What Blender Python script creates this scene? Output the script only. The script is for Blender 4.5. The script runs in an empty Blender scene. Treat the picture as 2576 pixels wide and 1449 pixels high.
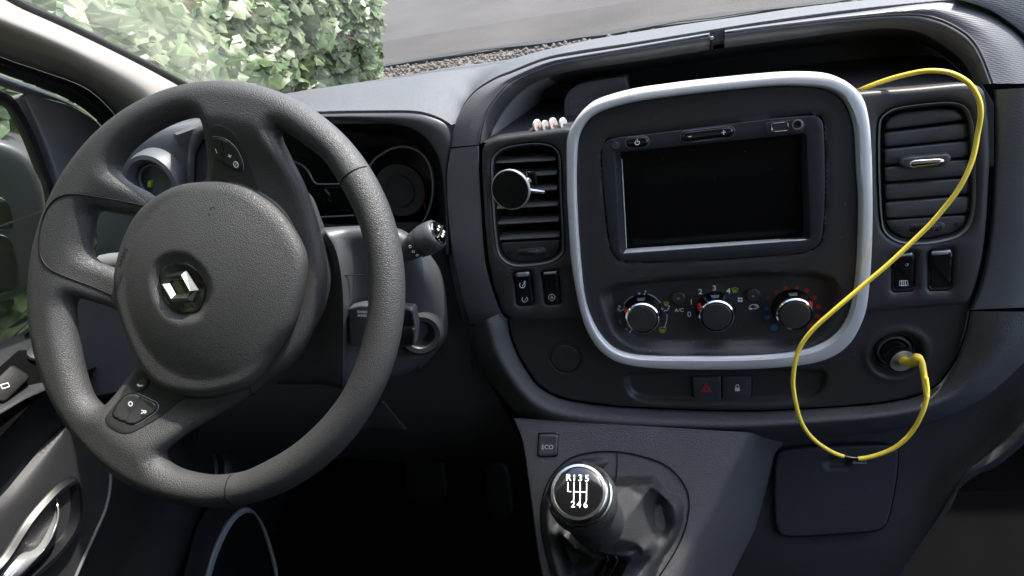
import bpy, bmesh, math, random
import numpy as np
from mathutils import Vector, Matrix
from mathutils.geometry import delaunay_2d_cdt
random.seed(7); rng = np.random.default_rng(7)
SC = bpy.context.scene
COL = SC.collection
R_ = math.radians
# ---------------------------------------------------------------- camera
CR = np.array([[0.96959045, 0.07085641, 0.23425143], [0.14842786, 0.59078507, -0.79305874], [-0.19458555, 0.80371162, 0.56230249]])
CC = np.array([-0.03250557, -0.57313584, 0.32080165]); CF = 1747.996
cam = bpy.data.cameras.new('camera'); camo = bpy.data.objects.new('camera', cam); COL.objects.link(camo)
m = Matrix([list(CR[i]) + [CC[i]] for i in range(3)] + [[0, 0, 0, 1]]); camo.matrix_world = m
cam.sensor_width = 36; cam.lens = 36 * CF / 2576; cam.clip_start = 0.01; cam.clip_end = 300
SC.camera = camo
# ---------------------------------------------------------------- sky, sun, exposure
SUN_EL, SUN_AZ = 56, 48          # azimuth measured from +Y (ahead) towards +X (passenger side)
w = bpy.data.worlds.new("World"); SC.world = w; w.use_nodes = True
nt = w.node_tree; bg = nt.nodes['Background']
sky = nt.nodes.new('ShaderNodeTexSky'); sky.sky_type = 'NISHITA'; sky.sun_disc = False
sky.sun_elevation = R_(SUN_EL); sky.sun_rotation = R_(SUN_AZ); sky.dust_density = 2.5; sky.air_density = 1.0; sky.ozone_density = 1.5
nt.links.new(sky.outputs[0], bg.inputs[0]); bg.inputs[1].default_value = 0.15
sd = bpy.data.lights.new('sun', 'SUN'); sd.energy = 2.0; sd.angle = R_(1.2); sd.color = (1, .95, .88)
so = bpy.data.objects.new('sun', sd); COL.objects.link(so)
sv = Vector((math.sin(R_(SUN_AZ)) * math.cos(R_(SUN_EL)), math.cos(R_(SUN_AZ)) * math.cos(R_(SUN_EL)), math.sin(R_(SUN_EL))))
so.rotation_euler = sv.to_track_quat('Z', 'Y').to_euler(); so.location = (3, 3, 6)
SC.view_settings.view_transform = 'Standard'; SC.view_settings.look = 'None'
SC.view_settings.exposure = 2.25; SC.view_settings.gamma = 1
SC.cycles.max_bounces = 8; SC.cycles.transparent_max_bounces = 12
SC.cycles.use_denoising = True
# ---------------------------------------------------------------- rays and frames (picture measurements -> places in the cab)
def ray(x, y):
    return CR @ np.array([(x - 1288) / CF, -(y - 724.5) / CF, -1.0])
class Fr:
    def __init__(s, o, u, v):
        s.o = np.array(o, float); s.u = np.array(u, float); s.v = np.array(v, float); s.n = np.cross(s.u, s.v)
    def P(s, x, y, d=0.0):
        r = ray(x, y); t = ((s.o + s.n * d - CC) @ s.n) / (r @ s.n); return CC + r * t
    def uv(s, x, y, d=0.0):
        p = s.P(x, y, d) - s.o; return np.array([p @ s.u, p @ s.v])
    def W(s, q, h):
        q = np.asarray(q, float); h = np.broadcast_to(np.asarray(h, float), q.shape[:1])
        return s.o + q[:, :1] * s.u + q[:, 1:2] * s.v + h[:, None] * s.n
def vec(*a): return np.array(a, float)
aS = R_(15); aW = R_(37.776)
ST = Fr((0, 0, 0), (1, 0, 0), (0, math.sin(aS), math.cos(aS)))                                    # centre stack
WH = Fr((-0.44360, -0.12416, 0.02179), (1, 0, 0), (0, math.sin(aW), math.cos(aW)))                 # steering wheel
DR = Fr((-0.86, 0, 0), (0, 1, 0), (0, 0, 1))                                                      # driver's door inner face
GR = Fr((0, 0, -1.22), (1, 0, 0), (0, 1, 0))                                                      # ground outside
aC = R_(48); CN = Fr((0, -0.036, -0.19), (1, 0, 0), (0, math.sin(aC), math.cos(aC)))               # gear console
def YP(x, y, Y):
    r = ray(x, y); return CC + r * ((Y - CC[1]) / r[1])
def XP(x, y, X):
    r = ray(x, y); return CC + r * ((X - CC[0]) / r[0])
def ZP(x, y, Z):
    r = ray(x, y); return CC + r * ((Z - CC[2]) / r[2])
# ---------------------------------------------------------------- 2D helpers
def spl(pts, closed=False, n=8):
    p = np.array(pts, float); N = len(p); out = []
    for i in range(N if closed else N - 1):
        if closed: a, b, c, d = p[(i - 1) % N], p[i], p[(i + 1) % N], p[(i + 2) % N]
        else: a, b, c, d = p[max(i - 1, 0)], p[i], p[i + 1], p[min(i + 2, N - 1)]
        t = (np.arange(n) / n)[:, None]
        out.append(.5 * (2 * b + (c - a) * t + (2 * a - 5 * b + 4 * c - d) * t ** 2 + (3 * b - a - 3 * c + d) * t ** 3))
    if not closed: out.append(p[-1:])
    return np.concatenate(out)
def rs(pts, n, closed=False):
    p = np.array(pts, float)
    if closed: p = np.vstack([p, p[:1]])
    L = np.r_[0, np.cumsum(np.linalg.norm(np.diff(p, axis=0), axis=1))]
    t = np.linspace(0, L[-1], n + 1)[:-1] if closed else np.linspace(0, L[-1], n)
    return np.stack([np.interp(t, L, p[:, k]) for k in range(p.shape[1])], 1)
def rc(pts, r, k=6):                                   # polygon with rounded corners
    p = np.array(pts, float); N = len(p); out = []
    r = [r] * N if np.isscalar(r) else r
    for i in range(N):
        a, b, c = p[i - 1], p[i], p[(i + 1) % N]
        la, lc = np.linalg.norm(a - b), np.linalg.norm(c - b); q = min(r[i], la * .49, lc * .49)
        s, e = b + (a - b) / la * q, b + (c - b) / lc * q
        for j in range(k + 1):
            t = j / k; w0 = .5
            wv = (1 - t) ** 2 + 2 * t * (1 - t) * .78 + t * t
            out.append(((1 - t) ** 2 * s + 2 * t * (1 - t) * .78 * b + t * t * e) / wv)
    return np.array(out)
def ccw(p):
    p = np.asarray(p); x, y = p[:, 0], p[:, 1]
    return p if (x * np.roll(y, -1) - y * np.roll(x, -1)).sum() > 0 else p[::-1]
def sdf(q, loops):                                     # >0 inside
    q = np.asarray(q, float); best = np.full(len(q), 1e9); ins = np.zeros(len(q), bool)
    for lp in loops:
        A = lp; B = np.roll(lp, -1, 0)
        for i in range(0, len(q), 4000):
            Q = q[i:i + 4000, None]; AB = B - A; t = np.clip(((Q - A) * AB).sum(2) / ((AB ** 2).sum(1) + 1e-18), 0, 1)
            d = np.sqrt(((Q - A - t[..., None] * AB) ** 2).sum(2)).min(1)
            best[i:i + 4000] = np.minimum(best[i:i + 4000], d)
            y = Q[..., 1]; x = Q[..., 0]
            c = ((A[:, 1] > y) != (B[:, 1] > y)) & (x < (B[:, 0] - A[:, 0]) * (y - A[:, 1]) / (B[:, 1] - A[:, 1] + 1e-18) + A[:, 0])
            ins[i:i + 4000] ^= (c.sum(1) % 2 == 1)
    return np.where(ins, best, -best)
def sstep(a, b, x):
    t = np.clip((x - a) / (b - a), 0, 1); return t * t * (3 - 2 * t)
def pl(fr, pts, d=0.0): return np.array([fr.uv(x, y, d) for x, y in pts])
# ---------------------------------------------------------------- object helpers
ORG = {}
def tag(o, label=None, cat=None, group=None, kind=None):
    if label: o['label'] = label
    if cat: o['category'] = cat
    if group: o['group'] = group
    if kind: o['kind'] = kind
    return o
def thing(name, loc, label, cat, group=None):
    o = bpy.data.objects.new(name, None); o.empty_display_size = .02; COL.objects.link(o)
    o.location = [float(v) for v in loc]; ORG[o] = np.array(loc, float)
    return tag(o, label, cat, group)
def mesh(name, V, F, mat, parent=None, smooth=True, sharp=None):
    V = np.asarray(V, float)
    org = ORG[parent] if parent is not None else V.mean(0)
    me = bpy.data.meshes.new(name); me.from_pydata((V - org).tolist(), [], [list(map(int, f)) for f in F]); me.update()
    if smooth:
        me.polygons.foreach_set('use_smooth', [True] * len(me.polygons))
        if sharp: me.set_sharp_from_angle(angle=R_(sharp))
    me.materials.append(mat)
    o = bpy.data.objects.new(name, me); COL.objects.link(o); ORG[o] = org
    if parent is not None: o.parent = parent
    else: o.location = org.tolist()
    return o
class MB:
    def __init__(s): s.V = []; s.F = []; s.n = 0
    def add(s, V, F):
        s.V.append(np.asarray(V, float)); s.F += [[i + s.n for i in f] for f in F]; s.n += len(V); return s
    def build(s, name, mat, parent=None, smooth=True, sharp=35): return mesh(name, np.concatenate(s.V), s.F, mat, parent, smooth, sharp)
def g_field(fr, loops, hf, grid=.004, offs=(.0004, .0012, .0025, .0045), thick=.006, step=.004, skirt=True):
    """sheet over a 2D outline (with holes) whose height is hf(q, s), s = distance from the edge"""
    L = []
    for lp in loops:
        lp = ccw(lp); per = np.linalg.norm(np.roll(lp, -1, 0) - lp, axis=1).sum()
        L.append(rs(lp, max(12, int(per / step)), True))
    pts = [l for l in L]; edges = []; n = 0
    for l in L: edges += [(n + i, n + (i + 1) % len(l)) for i in range(len(l))]; n += len(l)
    for k, l in enumerate(L):
        t = np.roll(l, -1, 0) - np.roll(l, 1, 0); t /= np.linalg.norm(t, axis=1)[:, None] + 1e-12
        nn = np.stack([-t[:, 1], t[:, 0]], 1) * (1 if k == 0 else -1)
        for o in offs:
            q = l + nn * o; s = sdf(q, L); pts.append(q[s > o * .9])
    lo, hi = L[0].min(0), L[0].max(0)
    g = np.stack(np.meshgrid(np.arange(lo[0], hi[0], grid), np.arange(lo[1], hi[1], grid * .95)), -1)
    g[1::2, :, 0] += grid / 2; g = g.reshape(-1, 2)
    if len(g):
        s = sdf(g, L); pts.append(g[s > (offs[-1] if offs else 0) + grid * .45])
    Q = np.concatenate(pts)
    vs, es, fs, _, _, _ = delaunay_2d_cdt([Vector(q) for q in Q], edges, [], 0, 1e-7)
    Q = np.array([(v.x, v.y) for v in vs]); F = np.array([f[:] for f in fs if len(f) == 3])
    c = Q[F].mean(1); F = F[sdf(c, L) > 0]
    s = np.maximum(sdf(Q, L), 0); H = hf(Q, s)
    V = fr.W(Q, H); F = F.tolist()
    if skirt:
        be = {}
        for f in F:
            for a, b in ((f[0], f[1]), (f[1], f[2]), (f[2], f[0])): be[(a, b)] = 1
        bd = [(a, b) for a, b in be if (b, a) not in be]
        idx = {}; ex = []
        for a, b in bd:
            for v in (a, b):
                if v not in idx: idx[v] = len(V) + len(ex); ex.append(V[v] - fr.n * thick)
        V = np.vstack([V, ex]) if ex else V
        F += [[b, a, idx[a], idx[b]] for a, b in bd]
    return V, F
def field(name, fr, loops, hf, mat, parent=None, **k):
    sharp = k.pop('sharp', 50)
    V, F = g_field(fr, loops, hf, **k); return mesh(name, V, F, mat, parent, True, sharp)
def slab(name, fr, lp, d, thick, bev, mat, parent=None, holes=(), grid=.02, dome=0, **k):
    """a plate with rounded edges, front at height d"""
    def hf(q, s):
        b = max(bev, 1e-5); e = np.clip(s / b, 0, 1)
        h = d - b + b * np.sqrt(np.clip(1 - (1 - e) ** 2, 0, 1))
        if dome: h = h + dome * sstep(0, 1, s / (s.max() + 1e-9))
        return h
    offs = tuple(bev * f for f in (.12, .4, 1.0)) + ((bev * 3,) if dome else ())
    k.setdefault('step', .003)
    return field(name, fr, [lp] + list(holes), hf, mat, parent, offs=offs, thick=thick, grid=grid, **k)
def g_loft(curves, n=40, closed=False, k=4, closed2=False):
    C = [rs(c, n, closed) for c in curves]; C = np.stack(C)                 # rows x n x 3
    rows = spl(C.reshape(len(C), -1), closed2, k) if k > 1 else C.reshape(len(C), -1)
    m_ = len(rows); V = rows.reshape(m_ * n, 3); F = []
    for i in range(m_ if closed2 else m_ - 1):
        for j in range(n if closed else n - 1):
            a, b = i * n + j, i * n + (j + 1) % n; c, d = ((i + 1) % m_) * n + (j + 1) % n, ((i + 1) % m_) * n + j
            F.append((a, b, c, d))
    return V, F
def loft(name, curves, mat, parent=None, sharp=40, solid=0, **k):
    V, F = g_loft(curves, **k); o = mesh(name, V, F, mat, parent, True, sharp)
    if solid:
        md = o.modifiers.new('thickness', 'SOLIDIFY'); md.thickness = solid; md.offset = 0
    return o
def g_tube(path, r, seg=10, caps=True):
    p = np.array(path, float); n = len(p); r = np.broadcast_to(np.asarray(r, float), (n,))
    t = np.gradient(p, axis=0); t /= np.linalg.norm(t, axis=1)[:, None]
    a = np.array([0, 0, 1.]) if abs(t[0, 2]) < .9 else np.array([1., 0, 0])
    V = []; u = np.cross(t[0], a)
    for i in range(n):
        u = u - t[i] * (u @ t[i]); u /= np.linalg.norm(u); v = np.cross(t[i], u)
        for j in range(seg):
            q = 2 * math.pi * j / seg; V.append(p[i] + r[i] * (math.cos(q) * u + math.sin(q) * v))
    F = [(i * seg + j, i * seg + (j + 1) % seg, (i + 1) * seg + (j + 1) % seg, (i + 1) * seg + j) for i in range(n - 1) for j in range(seg)]
    if caps: F += [list(range(seg))[::-1], list(range((n - 1) * seg, n * seg))]
    return V, F
def tube(name, path, r, mat, parent=None, seg=10): V, F = g_tube(path, r, seg); return mesh(name, V, F, mat, parent, True, 50)
def g_lathe(c, ax, prof, seg=40, ex=None, sq=1.0):
    """prof: (radius, height along ax)"""
    c = np.array(c, float); ax = np.array(ax, float); ax /= np.linalg.norm(ax)
    e1 = np.array([1., 0, 0]) if ex is None else np.array(ex, float)
    e1 = e1 - ax * (e1 @ ax); e1 /= np.linalg.norm(e1); e2 = np.cross(ax, e1)
    V = []; F = []; n = len(prof)
    for r, h in prof:
        for j in range(seg):
            q = 2 * math.pi * j / seg; V.append(c + ax * h + max(r, 1e-6) * (math.cos(q) * e1 + sq * math.sin(q) * e2))
    for i in range(n - 1):
        for j in range(seg):
            F.append((i * seg + j, i * seg + (j + 1) % seg, (i + 1) * seg + (j + 1) % seg, (i + 1) * seg + j))
    if prof[-1][0] > 1e-5: F.append([(n - 1) * seg + j for j in range(seg)])
    return np.array(V), F
def lathe(name, c, ax, prof, mat, parent=None, seg=40, sharp=32, open_=False, **k):
    V, F = g_lathe(c, ax, prof, seg, **k)
    if open_: F = [f for f in F if len(f) == 4]
    return mesh(name, V, F, mat, parent, True, sharp)
def g_stroke(fr, pts, wid, d, closed=False, th=.0002):
    p = np.array(pts, float); n = len(p)
    if closed: t = np.roll(p, -1, 0) - np.roll(p, 1, 0)
    else: t = np.gradient(p, axis=0)
    t /= np.linalg.norm(t, axis=1)[:, None] + 1e-12; nn = np.stack([-t[:, 1], t[:, 0]], 1) * wid / 2
    V = np.vstack([fr.W(p + nn, d), fr.W(p - nn, d), fr.W(p + nn, d - th), fr.W(p - nn, d - th)]); F = []
    for i in range(n if closed else n - 1):
        j = (i + 1) % n
        F += [(i, n + i, n + j, j), (2 * n + i, i, j, 2 * n + j), (n + i, 3 * n + i, 3 * n + j, n + j)]
    if not closed: F += [(0, 2 * n, 3 * n, n), (n - 1, 2 * n - 1, 4 * n - 1, 3 * n - 1)]
    return V, F
def strokes(name, fr, lines, wpx, d, mat, parent, ppm=2700.):
    b = MB()
    for ln in lines:
        cl = len(ln) > 3 and ln[0] == 'c'
        q = pl(fr, ln[1:] if cl else ln, 0 if callable(d) else d); b.add(*g_stroke(fr, q, wpx / ppm, d(q) if callable(d) else d, cl))
    return b.build(name, mat, parent, smooth=False)
def arc(cx, cy, rx, ry, a0, a1, n=14):
    return [(cx + rx * math.cos(R_(a0 + (a1 - a0) * i / n)), cy - ry * math.sin(R_(a0 + (a1 - a0) * i / n))) for i in range(n + 1)]
def discs(name, fr, L, d, mat, parent):
    b = MB()
    for x, y, r in L:
        b.add(*g_lathe(fr.P(x, y, d), fr.n, [(r / 2700 * 1.0, -.0003), (r / 2700, 0)], 16))
    return b.build(name, mat, parent)
def text(s, pL, pR, fr, d, mat, parent, name='lettering', bold=0.0, squash=1.0, hp=None):
    cu = bpy.data.curves.new('t', 'FONT'); cu.body = s; cu.extrude = .02; cu.resolution_u = 3; cu.offset = bold
    to = bpy.data.objects.new('t', cu); COL.objects.link(to)
    me = bpy.data.meshes.new_from_object(to.evaluated_get(bpy.context.evaluated_depsgraph_get()))
    V = np.array([v.co[:] for v in me.vertices]); F = [list(p.vertices) for p in me.polygons]
    bpy.data.objects.remove(to); bpy.data.curves.remove(cu); bpy.data.meshes.remove(me)
    a, b = fr.P(*pL, d), fr.P(*pR, d); u = b - a; L = np.linalg.norm(u); u /= L; v = np.cross(fr.n, u)
    k = L / (V[:, 0].max() - V[:, 0].min())
    if hp: k = np.linalg.norm(fr.P(pL[0], pL[1] - hp, d) - a) / V[:, 1].max(); a = (a + b) / 2 - u * k * (V[:, 0].max() - V[:, 0].min()) / 2
    V = V - [V[:, 0].min(), 0, 0]
    W = a + V[:, :1] * k * u + V[:, 1:2] * k * squash * v + V[:, 2:3] * .004 * fr.n
    return mesh(name, W, F, mat, parent, False)
# ---------------------------------------------------------------- materials
def newmat(name):
    mt = bpy.data.materials.new(name); mt.use_nodes = True; n = mt.node_tree; b = n.nodes['Principled BSDF']; return mt, n, b
def plastic(name, col, rough=.45, grain=None, gs=.5, spec=.5, metal=0, dust=.0, coat=0, var=.12):
    mt, n, b = newmat(name); N = n.nodes.new; Lk = n.links.new
    b.inputs['Roughness'].default_value = rough; b.inputs['Metallic'].default_value = metal
    b.inputs['Specular IOR Level'].default_value = spec; b.inputs['Coat Weight'].default_value = coat
    tc = N('ShaderNodeNewGeometry')
    nz = N('ShaderNodeTexNoise'); nz.inputs['Scale'].default_value = 22; nz.inputs['Detail'].default_value = 6; Lk(tc.outputs['Position'], nz.inputs[0])
    mx = N('ShaderNodeMix'); mx.data_type = 'RGBA'
    c = list(col) + [1]; mx.inputs[6].default_value = [v * (1 - var) for v in col] + [1]; mx.inputs[7].default_value = [v * (1 + var) for v in col] + [1]
    Lk(nz.outputs[0], mx.inputs[0]); out = mx.outputs[2]
    mr = N('ShaderNodeMapRange'); mr.inputs[3].default_value = rough * .85; mr.inputs[4].default_value = min(1, rough * 1.15); Lk(nz.outputs[0], mr.inputs[0]); Lk(mr.outputs[0], b.inputs['Roughness'])
    if dust:                                            # pale specks and lint lying on the plastic
        vo = N('ShaderNodeTexVoronoi'); vo.inputs['Scale'].default_value = 170; Lk(tc.outputs['Position'], vo.inputs[0])
        n2 = N('ShaderNodeTexNoise'); n2.inputs['Scale'].default_value = 60; n2.inputs['Detail'].default_value = 3; Lk(tc.outputs['Position'], n2.inputs[0])
        lt = N('ShaderNodeMath'); lt.operation = 'LESS_THAN'; lt.inputs[1].default_value = .075; Lk(vo.outputs[0], lt.inputs[0])
        gt = N('ShaderNodeMath'); gt.operation = 'GREATER_THAN'; gt.inputs[1].default_value = .58; Lk(n2.outputs[0], gt.inputs[0])
        mu = N('ShaderNodeMath'); mu.operation = 'MULTIPLY'; Lk(lt.outputs[0], mu.inputs[0]); Lk(gt.outputs[0], mu.inputs[1])
        m2 = N('ShaderNodeMath'); m2.operation = 'MULTIPLY'; m2.inputs[1].default_value = dust; Lk(mu.outputs[0], m2.inputs[0])
        mz = N('ShaderNodeMix'); mz.data_type = 'RGBA'; mz.inputs[7].default_value = (.3, .3, .3, 1); Lk(m2.outputs[0], mz.inputs[0]); Lk(out, mz.inputs[6]); out = mz.outputs[2]
    Lk(out, b.inputs['Base Color'])
    if grain:
        bp = N('ShaderNodeBump'); bp.inputs['Strength'].default_value = gs; bp.inputs['Distance'].default_value = .0006
        if grain == 'leather':
            sc = N('ShaderNodeTexNoise'); sc.inputs['Scale'].default_value = 300; sc.inputs['Detail'].default_value = 1; Lk(tc.outputs['Position'], sc.inputs[0])
            va = N('ShaderNodeVectorMath'); va.operation = 'MULTIPLY_ADD'; va.inputs[1].default_value = (.0013,) * 3; Lk(sc.outputs['Color'], va.inputs[0]); Lk(tc.outputs['Position'], va.inputs[2])
            vo = N('ShaderNodeTexVoronoi'); vo.feature = 'DISTANCE_TO_EDGE'; vo.inputs['Scale'].default_value = 580; Lk(va.outputs[0], vo.inputs[0])
            rp = N('ShaderNodeMapRange'); rp.inputs[2].default_value = .22; rp.interpolation_type = 'SMOOTHSTEP'; Lk(vo.outputs[0], rp.inputs[0]); Lk(rp.outputs[0], bp.inputs['Height'])
        elif grain == 'weave':                          # rows of short ribs
            mp = N('ShaderNodeMapping'); mp.inputs['Scale'].default_value = (330, 620, 620); Lk(tc.outputs['Position'], mp.inputs[0])
            sp = N('ShaderNodeSeparateXYZ'); Lk(mp.outputs[0], sp.inputs[0])
            def mth(op, a, b_=None):
                q = N('ShaderNodeMath'); q.operation = op
                if isinstance(a, (int, float)): q.inputs[0].default_value = a
                else: Lk(a, q.inputs[0])
                if b_ is not None:
                    if isinstance(b_, (int, float)): q.inputs[1].default_value = b_
                    else: Lk(b_, q.inputs[1])
                return q.outputs[0]
            yz = mth('ADD', mth('MULTIPLY', sp.outputs[2], 6.4), mth('MULTIPLY', sp.outputs[1], 2.4))
            row = mth('SINE', yz); colm = mth('SINE', mth('ADD', mth('MULTIPLY', sp.outputs[0], 4.), mth('MULTIPLY', yz, .5)))
            Lk(mth('MULTIPLY_ADD' if False else 'ADD', row, mth('MULTIPLY', colm, .6)), bp.inputs['Height'])
        elif grain == 'mesh':
            vo = N('ShaderNodeTexVoronoi'); vo.inputs['Scale'].default_value = 330; vo.inputs['Randomness'].default_value = 0; Lk(tc.outputs['Position'], vo.inputs[0]); Lk(vo.outputs[0], bp.inputs['Height'])
        else:
            nn = N('ShaderNodeTexNoise'); nn.inputs['Scale'].default_value = 1100 if grain == 'fine' else 500; nn.inputs['Detail'].default_value = 2; Lk(tc.outputs['Position'], nn.inputs[0]); Lk(nn.outputs[0], bp.inputs['Height'])
        Lk(bp.outputs[0], b.inputs['Normal'])
    return mt
M = {}
M['slat'] = plastic('vent_slat', (.15, .15, .155), .33, 'fine', .1, dust=.5)
M['podgrey'] = plastic('pod_grey', (.075, .078, .088), .4, 'fine', .1, dust=.4)
M['grain'] = plastic('grained_black_vinyl', (.080, .0795, .085), .5, 'leather', .6, dust=.25)
M['wheel'] = plastic('wheel_urethane', (.045, .045, .047), .5, 'leather', .4)
M['hubside'] = plastic('smooth_wheel_plastic', (.034, .034, .033), .5, 'fine', .15)
M['satin'] = plastic('satin_black_plastic', (.036, .035, .038), .44, 'fine', .25, dust=.8)
M['satin2'] = plastic('satin_trim_plastic', (.060, .061, .067), .40, 'fine', .12, dust=.4)
M['dark'] = plastic('dark_plastic', (.010, .010, .0105), .5, 'fine', .2, spec=.2)
M['lower'] = plastic('lower_dash_plastic', (.018, .018, .021), .5, 'leather', .45, dust=.3)
M['weave'] = plastic('ribbed_trim', (.115, .117, .126), .5, 'weave', .16)
M['silver'] = plastic('silver_satin_paint', (.72, .73, .75), .38, None, metal=.3, var=.02)
M['chrome'] = plastic('chrome', (.75, .75, .76), .08, None, metal=1, var=.01)
M['brushed'] = plastic('brushed_metal', (.62, .62, .63), .22, None, metal=1, var=.03)
M['gloss'] = plastic('gloss_black', (.006, .006, .007), .08, None, coat=.5)
M['screen'] = plastic('screen_glass', (.0060, .0055, .0055), .22, None, 0, dust=.8, spec=.15)
M['button'] = plastic('button_black', (.010, .010, .012), .3)
M['leatherette'] = plastic('gaiter_leatherette', (.031, .031, .034), .48, 'leather', .55, dust=.3)
M['white'] = plastic('white_print', (.92, .92, .92), .6)
M['grey_print'] = plastic('grey_print', (.6, .6, .61), .6)
M['green_print'] = plastic('green_print', (.45, .6, .06), .6)
M['lightblue'] = plastic('pale_print', (.7, .8, .87), .6)
M['red'] = plastic('red_plastic', (.65, .035, .02), .35)
M['darkred'] = plastic('dark_red_print', (.34, .025, .022), .5)
M['blue'] = plastic('blue_print', (.02, .12, .36), .5)
M['yellow'] = plastic('yellow_cable', (.92, .70, .08), .42)
M['beige'] = plastic('pillar_trim', (.225, .207, .185), .75, 'fine', .1)
M['rubber'] = plastic('rubber_seal', (.012, .012, .012), .55)
M['doorgrey'] = plastic('door_plastic', (.021, .022, .025), .45, 'fine', .2)
M['sail'] = plastic('sail_panel', (.15, .152, .158), .45, 'fine', .1)
M['carpet'] = plastic('floor_mat', (.0035, .0035, .0038), .9, 'coarse', .4, spec=.04)
M['clusterglass'] = plastic('cluster_face', (.006, .006, .0065), .2, spec=.25)
M['thread'] = plastic('stitch_thread', (.55, .55, .55), .8)
M['eco'] = plastic('eco_button', (.06, .064, .07), .28)
M['token_white'] = plastic('token_white', (.55, .54, .52), .4)
M['dialgrey'] = plastic('dial_ring', (.36, .40, .42), .4, metal=.6)
# ================================================================= OUTSIDE: ground, road, ivy
def ground_mat(kind):
    mt, n, b = newmat(kind); N = n.nodes.new; Lk = n.links.new
    g = N('ShaderNodeNewGeometry'); n1 = N('ShaderNodeTexNoise'); n1.inputs['Scale'].default_value = 1.2; n1.inputs['Detail'].default_value = 5; Lk(g.outputs['Position'], n1.inputs[0])
    n2 = N('ShaderNodeTexNoise'); n2.inputs['Scale'].default_value = 120 if kind == 'asphalt' else 30; n2.inputs['Detail'].default_value = 4; n2.inputs['Roughness'].default_value = .8; Lk(g.outputs['Position'], n2.inputs[0])
    ad = N('ShaderNodeMath'); ad.operation = 'MULTIPLY_ADD'; ad.inputs[1].default_value = .5; Lk(n1.outputs[0], ad.inputs[0]); Lk(n2.outputs[0], ad.inputs[2])
    cr = N('ShaderNodeValToRGB'); e = cr.color_ramp.elements
    if kind == 'asphalt': e[0].color = (.017, .0145, .0125, 1); e[1].color = (.108, .094, .082, 1)
    else: e[0].color = (.03, .022, .016, 1); e[1].color = (.22, .18, .145, 1)
    e[0].position = .45; e[1].position = 1.0; Lk(ad.outputs[0], cr.inputs[0]); Lk(cr.outputs[0], b.inputs['Base Color']); b.inputs['Roughness'].default_value = .9
    bp = N('ShaderNodeBump'); bp.inputs['Distance'].default_value = .01; bp.inputs['Strength'].default_value = .6; Lk(n2.outputs[0], bp.inputs['Height']); Lk(bp.outputs[0], b.inputs['Normal'])
    return mt
ZG = -1.22
mesh('ground', [(-60, -40, ZG - .01), (60, -40, ZG - .01), (60, 80, ZG - .01), (-60, 80, ZG - .01)], [(0, 1, 2, 3)], ground_mat('soil'))['kind'] = 'structure'
a_, b_ = GR.P(997, 165), GR.P(1932, 30)
dd = (b_ - a_) / np.linalg.norm(b_ - a_); nn_ = np.array([-dd[1], dd[0], 0])
V = []
for k in range(61):
    p = a_ + dd * (-12 + k * .5); p = p + nn_ * (.03 * math.sin(k * 1.7) + .02 * math.sin(k * 4.1)); V += [p, p + nn_ * 30]
V = np.array(V); V[:, 2] = ZG + .012
mesh('road', V, [(2 * i, 2 * i + 2, 2 * i + 3, 2 * i + 1) for i in range(60)], ground_mat('asphalt'))['kind'] = 'structure'
# dark tar seam beside the road edge
M['tar'] = plastic('tar_seam', (.03, .028, .027), .8, 'coarse', .5)
V = []
for k in range(121):
    p = a_ + dd * (-12 + k * .25) + nn_ * (.02 + .03 * math.sin(k * .9)); wv = .035 + .02 * math.sin(k * 2.3); V += [p - nn_ * wv, p + nn_ * wv]
V = np.array(V); V[:, 2] = ZG + .018
mesh('tar_seam', V, [(2 * i, 2 * i + 2, 2 * i + 3, 2 * i + 1) for i in range(120)], M['tar'])['kind'] = 'structure'
# pebbles of the verge between seam and van
M['pebble'] = plastic('pebble', (.14, .115, .095), .85, 'coarse', .4, var=.7)
b = MB()
ico = bmesh.new(); bmesh.ops.create_icosphere(ico, subdivisions=1, radius=1); IV = np.array([v.co[:] for v in ico.verts]); IF = [[v.index for v in f.verts] for f in ico.faces]; ico.free()
for k in range(1500):
    p = a_ + dd * rng.uniform(-1.0, 4.5) - nn_ * abs(rng.normal(.0, .15)) - nn_ * .06
    s = rng.uniform(.004, .018) * (1.6 if rng.random() < .06 else 1)
    b.add(IV * s * rng.uniform(.6, 1.2, 3) + [p[0], p[1], ZG + s * .3], IF)
o = b.build('gravel', M['pebble'], None, smooth=True, sharp=80); tag(o, 'loose pale gravel along the near edge of the road beyond the windscreen', 'gravel', kind='stuff')
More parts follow.
